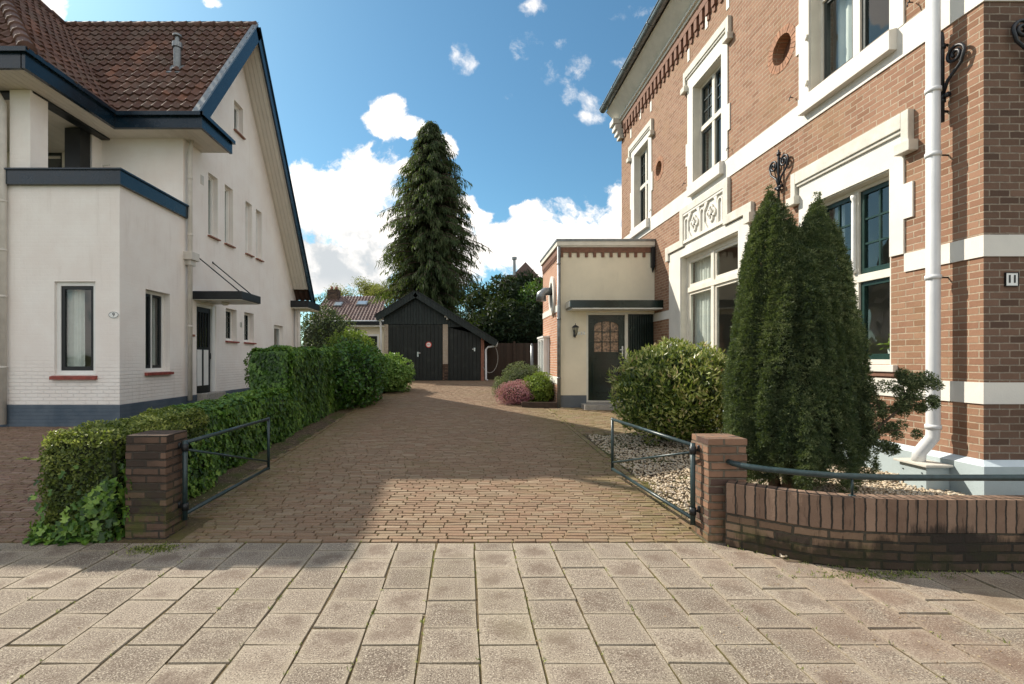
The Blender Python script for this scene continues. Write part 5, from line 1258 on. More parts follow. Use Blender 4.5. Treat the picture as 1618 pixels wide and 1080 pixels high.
def clumpy(center, radii, nclump, cr, n, seed, zmin=None, squash=1.0, bump=.12):
    """many small foliage clumps spread over an uneven ellipsoid"""
    c = np.array(center); R = np.array(radii); d = rdir(nclump*3); d = d[d[:, 2] > -.75][:nclump]
    k = 1+bump*lump(d*2.0, 1.0, seed)*1.5-.22*RNG.random(len(d))**2
    C = c+d*R*k[:, None]
    if zmin is not None: C = C[C[:, 2] > zmin]
    r = cr*RNG.uniform(.65, 1.25, len(C))
    return [(*C[i], r[i], r[i], r[i]*squash) for i in range(len(C))]

def core(name, blobs, mat, parent, shrink=.8, sub=2):
    """dense twiggy inside of a bush, so that no light falls straight through"""
    bm = bmesh.new()
    for b in blobs:
        m0 = len(bm.verts); r = bmesh.ops.create_icosphere(bm, subdivisions=sub, radius=1)
        for v in r['verts']:
            w = 1+.10*math.sin(v.co.x*5+v.co.z*4)*math.cos(v.co.y*6)
            v.co = Vector((b[0]+v.co.x*b[3]*shrink*w, b[1]+v.co.y*b[4]*shrink*w, b[2]+v.co.z*b[5]*shrink*w))-ORG[parent.name]
    me = bpy.data.meshes.new(name); bm.to_mesh(me); bm.free(); me.materials.append(mat)
    o = bpy.data.objects.new(name, me); COL.objects.link(o); o.parent = parent; return o

def box_hedge_points(x0, x1, y0, y1, ztop, n, seed, rnd_r=.12, zb=lambda y: zg(y)):
    """points on the right, left, front, back and top faces of a clipped hedge with soft edges"""
    h = ztop((y0+y1)/2)-zb((y0+y1)/2)
    areas = np.array([(y1-y0)*h*1.2, (y1-y0)*h*.6, (x1-x0)*h*1.3, (x1-x0)*h*.6, (x1-x0)*(y1-y0)*1.3]); f = RNG.choice(5, n, p=areas/areas.sum())
    u, v = RNG.random(n), RNG.random(n)
    X = np.where(f == 0, x1, np.where(f == 1, x0, x0+(x1-x0)*u)); Y = np.where(f <= 1, y0+(y1-y0)*u, np.where(f == 2, y0, np.where(f == 3, y1, y0+(y1-y0)*v)))
    Zt = np.vectorize(ztop)(Y); Zb = np.vectorize(zb)(Y); Z = np.where(f == 4, Zt, Zb+(Zt-Zb)*v)
    N0 = np.zeros((n, 3)); N0[f == 0, 0] = 1; N0[f == 1, 0] = -1; N0[f == 2, 1] = -1; N0[f == 3, 1] = 1; N0[f == 4, 2] = 1
    P = np.stack([X, Y, Z], 1)
    # soften the arrises
    cen = np.stack([np.full(n, (x0+x1)/2), np.clip(Y, y0+.25, y1-.25), np.minimum(Z, Zt-.25)], 1)
    q = P-cen; ax = np.abs(q)/np.array([(x1-x0)/2, .25, .25]); mx = np.sort(ax, 1); e = np.clip((mx[:, 1]-.6)/.4, 0, 1)
    P = P-unit(q)*(e**2*rnd_r)[:, None]; Nn = unit(N0+unit(q)*(.3+.7*e)[:, None])
    P = P+Nn*(.05*lump(P, 3.5, seed)+.025*lump(P, 11, seed+3))[:, None]-Nn*(RNG.random(n)**2*.09)[:, None]
    return P, Nn
def hedge_core(x0, x1, y0, y1, ztop, parent, ins=.09):
    mb = MB(); ys = np.linspace(y0+ins, y1-ins, 8)
    for a, b in zip(ys[:-1], ys[1:]):
        mb.hexa([(x0+ins, a, -.0), (x1-ins, a, -.0), (x1-ins, b, -.0), (x0+ins, b, -.0), (x0+ins, a, ztop(a)-ins), (x1-ins, a, ztop(a)-ins), (x1-ins, b, ztop(b)-ins), (x0+ins, b, ztop(b)-ins)])
    return mb.build('twigs', M['twig'], parent, solid=False)
def tipdir(Nn, out=.5, down=.6, rnd=.7, up=0):
    return Nn*out+np.array([0, 0, -down+up])+rdir(len(Nn))*rnd

# clipped hedge at the pavement: small-leaved, ivy creeping up from the foot
t = thing('clipped_hedge', 'small leaved clipped hedge block with ivy at its foot beside the mossy pillar', 'hedge', (-3.1, 4.5, 0))
zt1 = lambda y: .865+.03*(y-4)
x0, x1, y0, y1 = -3.47, -2.78, 3.84, 5.3
P, Nn = box_hedge_points(x0, x1, y0, y1, zt1, 21000, 1)
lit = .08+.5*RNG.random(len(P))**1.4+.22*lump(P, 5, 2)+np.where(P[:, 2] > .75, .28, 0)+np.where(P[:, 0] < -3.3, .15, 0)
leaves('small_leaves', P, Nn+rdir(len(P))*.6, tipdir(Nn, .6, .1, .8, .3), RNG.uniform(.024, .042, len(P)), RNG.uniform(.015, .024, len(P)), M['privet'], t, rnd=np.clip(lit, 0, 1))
k = 4200; P, Nn = box_hedge_points(x0-.01, x1+.02, y0-.01, y1, lambda y: .68, k, 9)
w = (P[:, 2] < .06+.22*(lump(P, 4.0, 3)+.6)+.42*np.clip((P[:, 0]+3.3)/.5, 0, 1)) | (RNG.random(len(P)) < .03) ; P, Nn = P[w], Nn[w]
leaves('ivy_leaves', P+Nn*.045, Nn+rdir(len(P))*.35+np.array([0, 0, .25]), tipdir(Nn, .35, .8, .55), RNG.uniform(.035, .075, len(P)), RNG.uniform(.035, .07, len(P)), M['ivy'], t, lobes=True)
P, Nn = box_hedge_points(x0-.10, x1-.1, y0-.10, y0+.4, lambda y: .10, 500, 19); leaves('ivy_leaves', P, Nn*.3+np.array([0, 0, 1.]), tipdir(Nn, .8, .1, .5), .055, .055, M['ivy'], t, lobes=True)
hedge_core(x0, x1, y0, y1, zt1, t, .07)
mb = MB(); mb.tube([(-3.35, 4.0, .58), (-3.48, 3.95, .62), (-3.62, 3.93, .63)], [.006, .004, .002], 6); mb.build('loose_shoot', M['twig'], t)
P = np.array([(-3.42, 3.96, .61), (-3.46, 3.95, .62), (-3.50, 3.95, .625), (-3.54, 3.94, .63), (-3.58, 3.94, .63), (-3.62, 3.93, .63), (-3.60, 3.93, .63), (-3.52, 3.95, .62)]*2)
leaves('shoot_leaves', P, rdir(16)*.4+np.array([0, 0, 1.]), rdir(16)+np.array([-.5, 0, 0]), .05, .028, M['privet'], t, rnd=RNG.uniform(.75, 1, 16))

# low ivy hedge running up the drive
t = thing('ivy_hedge', 'low ivy covered hedge sloping up along the left edge of the drive', 'hedge', (-3.15, 6.4, .1))
zt2 = lambda y: .88+.026*(y-4.5)
P, Nn = box_hedge_points(-3.45, -2.86, 4.9, 8.1, zt2, 15000, 4)
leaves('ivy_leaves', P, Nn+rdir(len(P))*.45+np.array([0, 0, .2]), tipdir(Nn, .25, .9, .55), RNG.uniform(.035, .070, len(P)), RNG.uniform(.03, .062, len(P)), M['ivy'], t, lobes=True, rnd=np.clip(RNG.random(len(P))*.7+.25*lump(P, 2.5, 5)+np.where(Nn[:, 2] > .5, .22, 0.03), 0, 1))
hedge_core(-3.45, -2.86, 4.9, 8.1, zt2, t)
# taller ivy hedge
t = thing('tall_ivy_hedge', 'taller ivy hedge block stepping up above the low ivy hedge', 'hedge', (-3.2, 9.4, .2))
zt3 = lambda y: 1.64+.012*(y-8)
P, Nn = box_hedge_points(-3.62, -2.86, 7.85, 11.2, zt3, 26000, 7)
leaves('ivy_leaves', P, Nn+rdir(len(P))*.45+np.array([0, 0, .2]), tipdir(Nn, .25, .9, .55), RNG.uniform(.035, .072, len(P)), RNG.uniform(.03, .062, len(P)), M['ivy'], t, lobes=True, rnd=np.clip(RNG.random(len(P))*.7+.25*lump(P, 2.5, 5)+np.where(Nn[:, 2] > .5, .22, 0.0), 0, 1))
hedge_core(-3.62, -2.86, 7.85, 11.2, zt3, t)

def bush(name, label, cat, c, r, n, mat, L, W, ncl=90, cr=.22, seed=1, zmin=None, bump=.12, group=None, down=.2, up=.2, out=.7, fold=.25, coreshrink=.74, rn=.8, bright=.3, lobes=False):
    t = thing(name, label, cat, (c[0], c[1], zg(c[1])), group)
    bl = clumpy(c, r, ncl, cr, n, seed, zmin, bump=bump); P, Nn, i = blob_points(bl, n, .35, .8)
    d = rdir(n//2); Q = np.array(c)+d*np.array(r)*(.97-.16*RNG.random(n//2))[:, None]; P = np.concatenate([P, Q]); Nn = np.concatenate([Nn, unit(d/np.array(r))]); old = np.concatenate([np.zeros(len(P)-len(Q)), np.ones(len(Q))])
    cn = unit((P-np.array(c))/np.array(r)); ok = ((cn*Nn).sum(1) > -.35)
    if zmin is not None: ok &= P[:, 2] > zmin-.12
    P, Nn = P[ok], Nn[ok]
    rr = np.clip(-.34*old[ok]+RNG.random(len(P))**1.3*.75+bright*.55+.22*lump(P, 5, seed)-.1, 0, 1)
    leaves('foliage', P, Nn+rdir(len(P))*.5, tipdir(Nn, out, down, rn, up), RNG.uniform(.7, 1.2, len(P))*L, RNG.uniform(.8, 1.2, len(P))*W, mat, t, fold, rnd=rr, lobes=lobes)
    core('twigs', [(*c, *r)], M['twig'], t, coreshrink)
    return t
bush('broadleaf_bush', 'big rounded dark green glossy bush at the end of the ivy hedge', 'bush', (-2.82, 12.0, 1.0), (.66, 1.5, .70), 15000, M['laurel'], .10, .06, 150, .24, 2, .30)
bush('hydrangea', 'pale green leafy bush just beyond the dark glossy bush by the drive', 'bush', (-2.35, 15.4, .95), (.55, 1.1, .55), 4500, M['hydra'], .11, .07, 60, .2, 3, .4)
bush('golden_shrub', 'yellow green rounded shrub peeking over the glossy bush before the garage', 'bush', (-4.1, 17.3, 1.65), (.85, .8, .85), 4500, M['limeleaf'], .09, .06, 70, .2, 4, .9)
bush('dark_shrub', 'dark shrub growing against the far end of the white house', 'bush', (-6.15, 21.0, 2.0), (1.25, 1.2, 1.75), 6500, M['rhodo_dark'] if 'rhodo_dark' in M else M['yew'], .14, .06, 110, .3, 5, .5)
bush('rhododendron', 'large rounded rhododendron in front of the brick house, pale leaf tips', 'bush', (3.19, 7.25, .92), (.84, .85, .72), 24000, M['rhodo'], .080, .028, 380, .125, 6, .22, .10, out=.9, down=0, up=.55, rn=.65, fold=.2, bright=.45)
bush('heather', 'round pink flowering heather at the edge of the drive', 'plant', (1.24, 12.1, .57), (.43, .42, .30), 7000, M['heather'], .035, .016, 120, .08, 7, .32, .08, out=1, up=.4)
bush('grey_shrub', 'grey green low shrub behind the pink heather', 'bush', (1.60, 13.1, .82), (.62, .5, .50), 8000, M['greyleaf'], .045, .018, 120, .12, 8, .35, .08)
bush('lime_shrub', 'bright yellow green shrub between heather and the annex pipe', 'bush', (1.88, 12.25, .68), (.36, .42, .38), 4000, M['limeleaf'], .07, .03, 80, .1, 9, .32, .08)
bush('silver_shrub', 'small pale shrub left behind the pink heather', 'bush', (1.12, 13.6, .62), (.32, .4, .32), 2500, M['greyleaf'], .05, .02, 60, .09, 10, .36, .08, bright=.6)
pe = MB(); px = [(1.35, 11.45), (1.6, 11.38), (1.9, 11.36), (2.18, 11.36)]
for (a, b), (c, d) in zip(px[:-1], px[1:]): pe.hexa([(a, b-.03, .2), (c, d-.03, .2), (c, d+.03, .2), (a, b+.03, .2), (a, b-.03, .43), (c, d-.03, .43), (c, d+.03, .43), (a, b+.03, .43)])
o = pe.build('bed_edging', M['fence']); tag(o, 'low dark wooden edging in front of the small shrubs beside the annex', 'edging')

# yew: two leaders of dense upright clumps
t = thing('yew_tree', 'dark green columnar yew with two pointed tops behind the low wall', 'tree', (3.08, 4.5, .22))
bl = []
def yew_col(cx, cy, zb, ztp, R, n, seed, p=1.0):
    r_ = random.Random(seed)
    for i in range(n):
        tt = r_.random()**.9; z = zb+(ztp-zb)*tt
        prof = R*min(1, (.78+.9*min(tt, .25)))*(1-max(0, (tt-.32)/.68)**1.15*.93)
        a = r_.random()*2*PI; rr = prof*r_.uniform(.72, 1.07)
        s = r_.uniform(.045, .085)*(1-.25*tt)
        bl.append((cx+rr*math.cos(a), cy+rr*math.sin(a), z, s, s, s*r_.uniform(1.3, 2.3)))
    bl.append((cx, cy, ztp-.04, .03, .03, .12))
r_ = random.Random(77); C_, Sz, Cc = [], [], []
def half(z, zt, R):      # envelope radius of one leader
    return R*float(np.interp(z/zt, [.12, .2, .35, .55, .75, .9, 1.0], [.82, 1.0, 1.0, .84, .62, .38, .08]))
def plume(cx, cy, zt, R, a, z0, z1, rad):
    z = z0; tint = r_.random(); wob = r_.random()*6; big = r_.uniform(.90, 1.09)
    while z < z1:
        e = half(z, zt, R)*big*(1+.05*math.sin(z*5+wob)); k = rad*math.sqrt(max(.05, 1-((z-z0)/(z1-z0))**3))
        for q in range(4):
            b = a+r_.uniform(-1.5, 1.5); ox = cx+(e-rad*.6)*math.cos(a)+k*math.cos(b)*r_.uniform(.7, 1.15); oy = cy+(e-rad*.6)*math.sin(a)+k*math.sin(b)*r_.uniform(.7, 1.15)
            C_.append((ox, oy, z+r_.uniform(-.03, .03))); Sz.append(r_.uniform(.018, .042)); Cc.append(min(1, max(0, .35*tint+.75*r_.random()**1.6)))
        z += .030
for cx, cy, zt, R, n in ((2.92, 4.55, 3.04, .36, 50), (3.26, 4.42, 2.93, .32, 48), (3.05, 4.42, 2.62, .43, 60), (2.78, 4.55, 2.2, .26, 16), (3.42, 4.42, 1.9, .24, 18), (2.66, 4.5, 1.6, .17, 12)):
    for k_ in range(n):
        a = 2*PI*(k_+r_.random()*.8)/n*3.0; lo_ = r_.choice((.34, .5, .8, 1.1, 1.5))*r_.uniform(.8, 1.2); lo_ = min(lo_, zt-.5); plume(cx, cy, zt, R, a, lo_, min(zt, lo_+r_.uniform(.5, 1.3)), r_.uniform(.045, .08))
    for k_ in range(30 if zt > 2.5 else 0):
        plume(cx, cy, zt, R, r_.random()*2*PI, r_.uniform(1.4, zt-.75), zt-r_.uniform(.02, .45), r_.uniform(.04, .065))
    plume(cx, cy, zt, .001, 0, zt-.45, zt+.02, .05)
C_, Sz, Cc = np.array(C_), np.array(Sz), np.array(Cc); m_ = len(C_); per = 26; n = m_*per; i = np.repeat(np.arange(m_), per); d = rdir(n); d[:, 2] = d[:, 2]*.9+.25; d = unit(d)
axis = unit(np.stack([C_[:, 0]-3.1, C_[:, 1]-4.47, np.full(m_, .35)], 1))[i]
d = unit(d+axis*.7); P = C_[i]+d*Sz[i][:, None]*RNG.uniform(.25, 1.0, (n, 1))
rr = np.clip(Cc[i]*.75+RNG.random(n)*.22+np.where(RNG.random(n) < .05, .3, 0), 0, 1)
leaves('foliage', P, np.cross(d, rdir(n)), d+rdir(n)*.35, RNG.uniform(.014, .026, n), RNG.uniform(.006, .010, n), M['yew'], t, .3, rnd=rr)
core('inner_twigs', [(2.92, 4.55, 1.25, .32, .32, 1.1), (3.26, 4.42, 1.25, .29, .29, 1.0), (3.06, 4.45, 1.0, .40, .40, .75), (2.92, 4.55, 1.9, .17, .17, .75), (3.26, 4.42, 1.8, .12, .12, .68), (2.78, 4.57, 1.1, .2, .22, .6)], M['twig'], t, .80)
mb = MB()
for a, b, c in ((2.98, 4.45, .0), (3.12, 4.5, .6), (3.05, 4.42, 1.7), (2.95, 4.55, 2.6)):
    mb.tube([(a, b, .18), (a+.05*math.cos(c), b+.05*math.sin(c), .5), (a+.12*math.cos(c*2), b, 1.1)], [.055, .045, .03], 8)
mb.build('trunk', M['bark'], t, True)
# the loose side branch
mb = MB(); br_ = [(3.28, 4.3, .62), (3.50, 4.15, .80), (3.66, 4.05, 1.02), (3.76, 4.0, 1.28)]; mb.tube(br_, [.016, .012, .009, .004], 8)
subs = [((3.50, 4.15, .80), (3.70, 4.05, .86)), ((3.58, 4.1, .90), (3.50, 4.1, 1.18)), ((3.66, 4.05, 1.02), (3.86, 3.98, 1.10)), ((3.70, 4.03, 1.12), (3.66, 4.03, 1.32)), ((3.74, 4.0, 1.2), (3.88, 3.98, 1.26)), ((3.45, 4.18, .74), (3.62, 4.1, .70)), ((3.50, 4.15, .82), (3.40, 4.15, 1.05))]
for a, b in subs: mb.tube([a, b], [.007, .003], 6)
mb.build('side_branch', M['bark'], t, True)
bb = []
for a, b in subs+[(br_[2], br_[3])]:
    a, b = np.array(a), np.array(b)
    for q in np.linspace(.05, 1.08, 9): c = a+(b-a)*q+RNG.normal(0, .028, 3); s = RNG.uniform(.032, .058); bb.append((*c, s, s, s*1.1))
B = np.array(bb); n = 16000; i = RNG.integers(0, len(B), n); d = rdir(n); P = B[i, :3]+d*B[i, 3:6]*(1-.5*RNG.random(n)[:, None]); Nn = d
leaves('side_branch_foliage', P, Nn+rdir(n)*.6, tipdir(Nn, .8, 0, .7, .4), RNG.uniform(.014, .026, n), .009, M['yew'], t, .3)

# tall drooping conifer
t = thing('tall_conifer', 'very tall drooping conifer towering behind the black garage', 'tree', (-2.3, 32, .55))
TX, TY, TH = -2.32, 32.0, 17.4
mb = MB(); mb.tube([(TX, TY, .4), (TX, TY, 9), (TX+.05, TY, 17.2)], [.36, .22, .03], 12); mb.build('trunk', M['bark'], t, True)
Pp, Nv, Tv, Lv, Rv = [], [], [], [], []; mb = MB(); r_ = random.Random(12)
for b in range(1750):
    f = r_.random()**.92; h = 1.6+(TH-1.7)*f; a = r_.random()*2*PI
    Rm = float(np.interp(h, [1, 5, 8.6, 11.1, 13.6, 16.1, 17.6], [2.8, 3.0, 3.0, 2.75, 2.15, 1.0, .12]))*(1+.10*math.sin(a*3+h*.9)+.08*math.sin(h*2.3+a*2)+.05*math.sin(h*5.1+a))*(r_.uniform(.55, 1.02) if r_.random() < .86 else r_.uniform(1.0, 1.17))
    dx, dy = math.cos(a), math.sin(a); pts = []; m = 6; shade = r_.random()
    for k in range(m+1):
        q = k/m; z = h+.30*Rm*(q*.9)-.42*Rm*q**2.2; pts.append((TX+dx*Rm*q, TY+dy*Rm*q, z))
    mb.tube(pts, [.035*(1-.8*k/m)*min(1, Rm/1.5)+.006 for k in range(m+1)], 4)
    nt = int(14+44*Rm/3)
    for k in range(nt):
        q = r_.uniform(.12, 1.04)**.7; z = h+.30*Rm*(q*.9)-.42*Rm*q**2.2; sp = .26*min(1, Rm)*(1-.5*q)
        ox, oy = r_.uniform(-sp, sp), r_.uniform(-.3, .3)
        x, y = TX+dx*Rm*q-dy*ox+dx*oy*.3, TY+dy*Rm*q+dx*ox+dy*oy*.3
        Pp.append((x, y, z+r_.uniform(-.12, .06)-abs(ox)*.35)); Nv.append((dx+r_.uniform(-.8, .8), dy+r_.uniform(-.8, .8), r_.uniform(-.1, .7))); Tv.append((dx*.35+r_.uniform(-.35, .35), dy*.35+r_.uniform(-.35, .35), -1+r_.uniform(0, .5)))
        Lv.append(r_.uniform(.16, .52)); Rv.append(min(1, max(0, shade*.5+r_.random()*.5)))
mb.build('branches', M['bark'], t)
Pp, Nv, Tv, Lv, Rv = map(np.array, (Pp, Nv, Tv, Lv, Rv)); leaves('foliage', Pp, Nv, Tv, Lv, Lv*.20, M['spruce'], t, .25, rnd=Rv)

def conifer(x, y, ztop, R, n, seed, label, mat='conifer', base=.5, flat=.6, L=.34):
    t = thing('conifer_tree', label, 'tree', (x, y, zg(y)), 'dark conifers behind the garage'); r_ = random.Random(seed)
    mb = MB(); mb.tube([(x, y, .4), (x, y, ztop*.9)], [.16, .03], 8); mb.build('trunk', M['bark'], t, True)
    bl = []
    for i in range(130):
        f = r_.random(); z = base+(ztop-base)*f; a = r_.random()*2*PI; rr = R*(1-max(0, (f-flat)/(1-flat))**1.6*.9)*r_.uniform(.65, 1.05); s = r_.uniform(.22, .45)
        bl.append((x+rr*math.cos(a), y+rr*math.sin(a), z, s*1.2, s*1.2, s))
    B = np.array(bl); i = RNG.integers(0, len(B), n); d = rdir(n); P = B[i, :3]+d*B[i, 3:6]*(1-.4*RNG.random(n)**2)[:, None]
    leaves('foliage', P, d+rdir(n)*.6, tipdir(d, .9, .1, .7, .2), RNG.uniform(.5, 1.2, n)*L, RNG.uniform(.5, 1.2, n)*L*.3, M[mat], t, .25)
    hh = (ztop*.82-.3)/2
    core('inner_twigs', [(x, y, .4+hh, R*.85, R*.85, hh)], M['twig'], t, .9)
for k, (x, y, z, R, lab) in enumerate([(.9, 26.0, 5.3, 1.15, 'dark conifer directly right of the tall drooping conifer'), (2.1, 25.2, 5.75, 1.2, 'dark conifer in the middle of the dark row behind the lean-to'),
                                    (3.35, 26.2, 5.9, 1.2, 'dark conifer just under the distant pointed roof'), (4.5, 25.4, 5.6, 1.1, 'dark conifer nearest the brick annex')]):
    conifer(x, y, z, R, 6500, 20+k, lab)
bush('green_shrub', 'lighter green shrub between the dark conifers and the brick annex', 'bush', (3.7, 24.2, 4.4), (1.0, .6, .8), 2200, M['laurel'], .16, .07, 50, .26, 31, 3.0, bright=.5)
bush('side_conifer_hedge', 'dark evergreen hedge hanging over the wooden fence', 'hedge', (3.0, 23.5, 3.0), (2.6, .6, 1.1), 7000, M['conifer'], .26, .08, 120, .3, 33, 2.0)

# spring oak behind the far house
t = thing('spring_tree', 'yellow green tree coming into leaf behind the far roof', 'tree', (-10.5, 56, .55))
mb = MB(); tips = []; r_ = random.Random(3)
def grow(p, d, L, r, lev):
    p = Vector(p); d = Vector(d).normalized(); q = p+d*L; mid = p+d*L*.5+Vector((r_.uniform(-.1, .1), 0, r_.uniform(-.1, .1)))*L
    mb.tube([p, mid, q], [r, r*.8, r*.6], 6)
    if lev == 0: tips.append(q); return
    for k in range(3 if lev > 1 else 4):
        nd = d+Vector((r_.uniform(-.9, .9), r_.uniform(-.9, .9), r_.uniform(-.25, .55))); grow(q, nd, L*r_.uniform(.6, .8), r*.58, lev-1)
    if lev < 3: tips.append(q)
for ox in (0, .3, -.3): grow((-10.8+ox, 56, 4.0), (ox*2.2, 0, 1), 2.3, .20, 4)
mb.tube([(-10.8, 56, .4), (-10.8, 56, 4.2)], [.4, .3], 8)
mb.build('branches', M['bark'], t, True)
T_ = np.array([tuple(v) for v in tips]); n = 15000; i = RNG.integers(0, len(T_), n); P = T_[i]+RNG.normal(0, .30, (n, 3))
leaves('foliage', P, rdir(n), rdir(n), RNG.uniform(.10, .2, n), RNG.uniform(.07, .14, n), M['oak'], t, .2)
# pale shrub tree between oak and tall conifer
bush('pale_shrub_tree', 'thin pale green tree between the spring tree and the tall conifer', 'tree', (-6.2, 50, 3.6), (1.9, 1.5, 3.2), 5000, M['oak'], .16, .10, 90, .45, 41, 1.0, coreshrink=.3)
# pot plant leaves
n = 60; d = rdir(n); d[:, 2] = abs(d[:, 2])*1.4; P = np.array([4.77, 5.32, 1.58])+unit(d)*RNG.uniform(.01, .11, (n, 1)); leaves('foliage', P, d+rdir(n)*.4+np.array([0, 0, .6]), d, .07, .045, M['limeleaf'], PT, .2)

# small weeds and moss tufts in the joints, dry leaves under hedge
P = []; 
for _ in range(900):
    k = r_.random()
    if k < .35: P.append((r_.uniform(-2.9, -2.5), r_.uniform(4.2, 12)))
    elif k < .6: P.append((r_.uniform(1.9, 2.05), r_.uniform(4.2, 11)))
    elif k < .8: x = r_.uniform(2.0, 5.5); P.append((x, (wall_path(x) if x < 2.78 else 3.27)-r_.uniform(.0, .04)))
    else: P.append((.07+.3*r_.randint(-9, 9)+r_.uniform(-.006, .006), r_.uniform(2, 3.8)))
P = np.array(P); n = len(P); P3 = np.stack([P[:, 0], P[:, 1], zgn(P[:, 1])-.002], 1)
mo_ = RNG.normal(0, 1, (260, 2))*np.array([.10, .05])+np.array([-2.37, 3.66]); m2_ = RNG.normal(0, 1, (200, 2))*np.array([.25, .04])+np.array([2.75, 3.22])
mo_ = np.concatenate([mo_, m2_]); P3 = np.concatenate([P3, np.stack([mo_[:, 0], mo_[:, 1], np.zeros(len(mo_))-.004], 1)]); n = len(P3)
o = leaves('weeds', np.repeat(P3, 4, 0)+RNG.normal(0, .006, (n*4, 3))*np.array([1, 1, 0]), rdir(n*4)+np.array([0, 0, .3]), rdir(n*4)*.7+np.array([0, 0, 1.]), RNG.uniform(.008, .028, n*4), RNG.uniform(.003, .007, n*4), M['privet'], None); tag(o, 'tiny weeds and moss tufts growing in the paving joints', 'weeds', kind='stuff')
n = 1500; X = RNG.uniform(-2.9, -2.45, n); Y = 4.2+RNG.random(n)**1.5*10; k = RNG.random(n) < .25; X[k] = RNG.uniform(-3.4, 7, k.sum()); Y[k] = RNG.uniform(2.4, 4.4, k.sum()); bad = (X > 2) & (Y > 3.1); Y[bad] = RNG.uniform(2.3, 3.1, bad.sum())
P3 = np.stack([X, Y, zgn(Y)+np.where((X < -2.5) & (Y > 4.15), .045, .008)], 1)
q_ = 1500; x_ = RNG.uniform(1.2, 5.5, q_); y_ = 3.1-RNG.random(q_)**1.2*1.6; kk = lump(np.stack([x_, y_, y_*0], 1), 2.2, 4) > -.05; x_, y_ = x_[kk], y_[kk]
P3 = np.concatenate([P3, np.stack([x_, y_, x_*0+.004], 1)]); n = len(P3)
M['dryleaf'] = m_leaf('dry_leaf', [(.20, .12, .06), (.40, .30, .18), (.62, .55, .42)], .8, .1, .2)
o = leaves('fallen_leaves', P3, rdir(n)*.35+np.array([0, 0, 1.]), rdir(n)*np.array([1, 1, .1]), RNG.uniform(.006, .022, n), RNG.uniform(.003, .010, n), M['dryleaf'], None); tag(o, 'small dry leaves scattered on the paving and along the hedge', 'fallen leaves', kind='stuff')

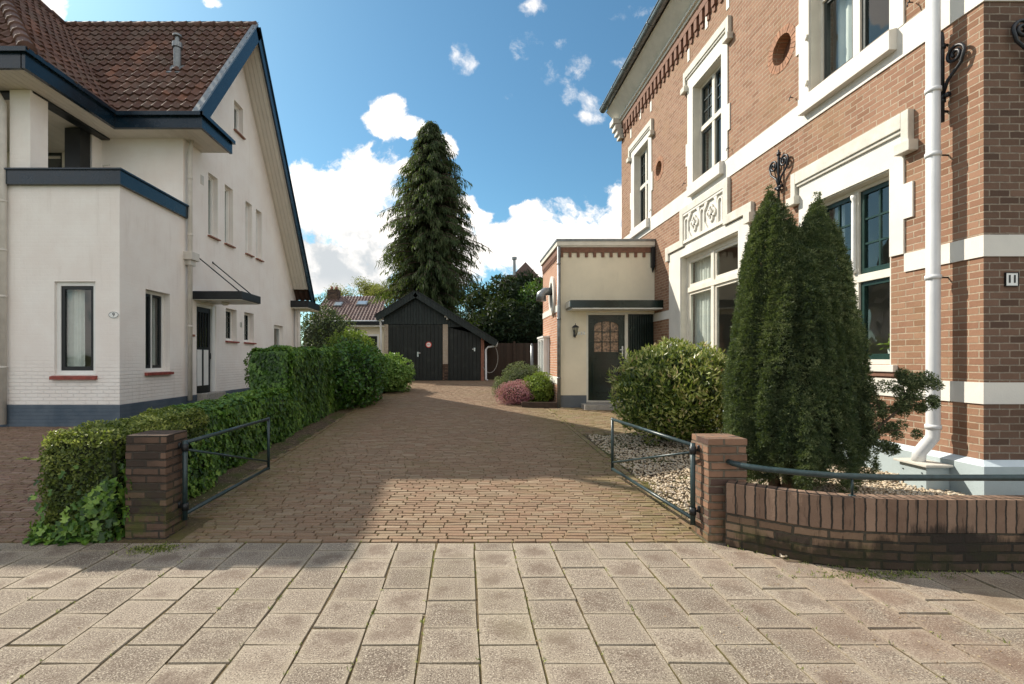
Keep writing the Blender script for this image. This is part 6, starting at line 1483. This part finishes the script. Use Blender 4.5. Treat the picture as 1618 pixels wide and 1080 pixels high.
# ------------------------------------------------------------------ sky, sun, camera
def setup_world():
    w = bpy.data.worlds.new('World'); scene.world = w; w.use_nodes = True; nt = w.node_tree
    for n in list(nt.nodes): nt.nodes.remove(n)
    N = NT(nt); out = N.node('ShaderNodeOutputWorld'); bg = N.node('ShaderNodeBackground'); bg.inputs[1].default_value = SKY
    sky = N.node('ShaderNodeTexSky', sky_type='NISHITA'); sky.sun_disc = False; sky.sun_elevation = math.radians(SUN_EL); sky.sun_rotation = math.radians(SUN_ROT)
    sky.air_density = 1.0; sky.dust_density = .6; sky.ozone_density = 1.6
    D = N.node('ShaderNodeTexCoord').outputs['Generated']; x, y, z = N.sep(D)
    ay = N.m('MAXIMUM', N.m('ABSOLUTE', y), .12); u = N.m('DIVIDE', x, ay); v = N.m('DIVIDE', z, ay)
    uv = N.comb(u, v, N.m('MULTIPLY', N.m('SIGN', y), 2.0))
    # domain warp
    wv = N.vm('ADD', uv, N.scale(N.vm('SUBTRACT', N.noise(uv, 5, 5, .6, col=True), (.5, .5, .5)), .10))
    ux, uy, _ = N.sep(wv)
    def cloud(px, py, a, b, k=1.0):
        cu, cv = (px-CX)/F, (CY-py)/F; dx = N.m('MULTIPLY', N.m('SUBTRACT', ux, cu), F/a); dy = N.m('MULTIPLY', N.m('SUBTRACT', uy, cv), F/b)
        q = N.m('ADD', N.m('MULTIPLY', dx, dx), N.m('MULTIPLY', dy, dy)); return N.m('MULTIPLY_ADD', q, -1.0*k, 1.0*k)
    big = [(500, 330, 85, 72), (570, 300, 85, 75), (480, 430, 190, 62), (600, 380, 90, 80), (650, 270, 28, 18), (606, 194, 44, 38), (650, 205, 28, 22), (710, 228, 22, 24),
           (730, 330, 28, 26), (760, 350, 28, 24), (800, 395, 95, 55), (905, 380, 75, 75), (960, 400, 80, 85), (980, 440, 150, 60), (840, 345, 40, 30), (730, 400, 60, 60), (860, 440, 90, 60), (88, 12, 44, 32), (60, -20, 60, 40), (340, 4, 26, 14), (1010, 300, 60, 45)]
    thin = [(729, 88, 30, 26), (888, 78, 24, 22), (870, 112, 32, 24), (905, 105, 40, 26), (940, 160, 30, 20), (820, 82, 22, 30), (900, 140, 20, 30), (802, 160, 16, 10), (995, 98, 24, 18), (850, 60, 26, 20), (840, 10, 26, 12), (590, 165, 20, 10), (1000, 20, 40, 14), (930, 180, 25, 12)]
    f = None
    for c in big:
        q = cloud(*c); f = q if f is None else N.m('SMOOTH_MAX', f, q, .25)
    g = None
    for c in thin:
        q = cloud(*c); g = q if g is None else N.m('MAXIMUM', g, q)
    # elsewhere in the sky: unseen clouds added to give fill light
    side = N.m('MAXIMUM', N.ss(N.m('ABSOLUTE', u), 1.0, 1.5), N.m('LESS_THAN', y, 0.0)); fill_clouds = N.m('MULTIPLY_ADD', N.noise(wv, 1.3, 3, .5), 4.0, -1.6)
    f = N.m('MAXIMUM', f, N.m('MULTIPLY_ADD', side, N.m('ADD', fill_clouds, 3.0), -3.0))
    n1 = N.noise(wv, 9, 9, .62); n2 = N.noise(wv, 34, 7, .65)
    det = N.m('ADD', N.m('MULTIPLY', N.m('SUBTRACT', n1, .5), 2.6), N.m('MULTIPLY', N.m('SUBTRACT', n2, .5), 1.1))
    F1 = N.m('ADD', f, det); a1 = N.ss(F1, .12, .62)
    G1 = N.m('ADD', g, N.m('MULTIPLY', det, 2.3)); a2 = N.m('MULTIPLY', N.ss(G1, .35, 2.6), .95)
    al = N.m('MAXIMUM', a1, a2)
    # shading: thick cores and low bases go grey, edges and tops stay white
    sh = N.noise(N.vm('ADD', wv, (.035, -.05, 0)), 6.5, 8, .6)
    thick = N.ss(F1, .7, 1.9); base = N.ss(uy, .36, .16)
    bl = N.m('MULTIPLY', thick, N.ss(sh, .42, .60)); bl = N.m('MULTIPLY', bl, N.m('MULTIPLY_ADD', base, .5, .5))
    leftgrey = N.m('MULTIPLY', N.ss(N.m('ABSOLUTE', N.m('ADD', ux, .24)), .30, .05), N.m('MULTIPLY', N.ss(uy, .33, .25), N.ss(uy, .08, .17)))
    bl = N.m('MAXIMUM', bl, N.m('MULTIPLY', leftgrey, N.ss(sh, .36, .56)))
    cc = N.mix(bl, (1.06, 1.0, .94), (.52, .55, .57))
    cb = N.m('MULTIPLY_ADD', N.ss(y, .05, -.25), CLOUD*.12, CLOUD); cc = N.vm('MULTIPLY', cc, N.comb(cb, cb, cb))   # unseen clouds behind the camera brightened for more fill
    # photograph's sky: keep Nishita but a touch deeper and more cyan
    skc = N.vm('MULTIPLY', sky.outputs[0], SKYTINT)
    al = N.m('MULTIPLY', al, N.ss(z, -.01, .02))
    # low light haze near the horizon
    hz = N.m('MULTIPLY', N.ss(v, .16, .0), .35)
    c0 = N.mix(hz, skc, (CLOUD*.8, CLOUD*.82, CLOUD*.84)); res = N.mix(al, c0, cc)
    N.l.new(res, bg.inputs[0]); N.l.new(bg.outputs[0], out.inputs[0])
SUN_DIR = Vector((.95, -.71, -1.0)).normalized()      # where the light travels
SUN_EL = math.degrees(math.asin(-SUN_DIR.z)); SUN_ROT = math.degrees(math.atan2(-SUN_DIR.x, -SUN_DIR.y))
SKY = .105; CLOUD = 7.6; SKYTINT = (.52, .80, .82)
setup_world()
ld = bpy.data.lights.new('sun', 'SUN'); ld.energy = 4.1; ld.angle = math.radians(.5); ld.color = (1.0, .92, .79)
lo = bpy.data.objects.new('sun', ld); COL.objects.link(lo); lo.rotation_euler = SUN_DIR.to_track_quat('-Z', 'Y').to_euler(); lo.location = (-20, 15, 25)
cd = bpy.data.cameras.new('camera'); cam = bpy.data.objects.new('camera', cd); COL.objects.link(cam); scene.camera = cam
cam.location = (0, 0, H); cam.rotation_euler = (PI/2, 0, 0)
cd.sensor_fit = 'HORIZONTAL'; cd.sensor_width = 36; cd.lens = 36*F/1618; cd.shift_x = (809-CX)/1618; cd.shift_y = (CY-540)/1618; cd.clip_start = .05; cd.clip_end = 3000
vs = scene.view_settings; vs.view_transform = 'Standard'; vs.look = 'None'; vs.exposure = .74; vs.gamma = 1
scene.render.engine = 'CYCLES'; cy = scene.cycles
cy.max_bounces = 7; cy.diffuse_bounces = 4; cy.glossy_bounces = 3; cy.transmission_bounces = 4; cy.transparent_max_bounces = 10
cy.use_denoising = True; cy.denoiser = 'OPENIMAGEDENOISE'; cy.sample_clamp_indirect = 6; cy.caustics_reflective = False; cy.caustics_refractive = False
cy.use_adaptive_sampling = True; cy.adaptive_threshold = .01
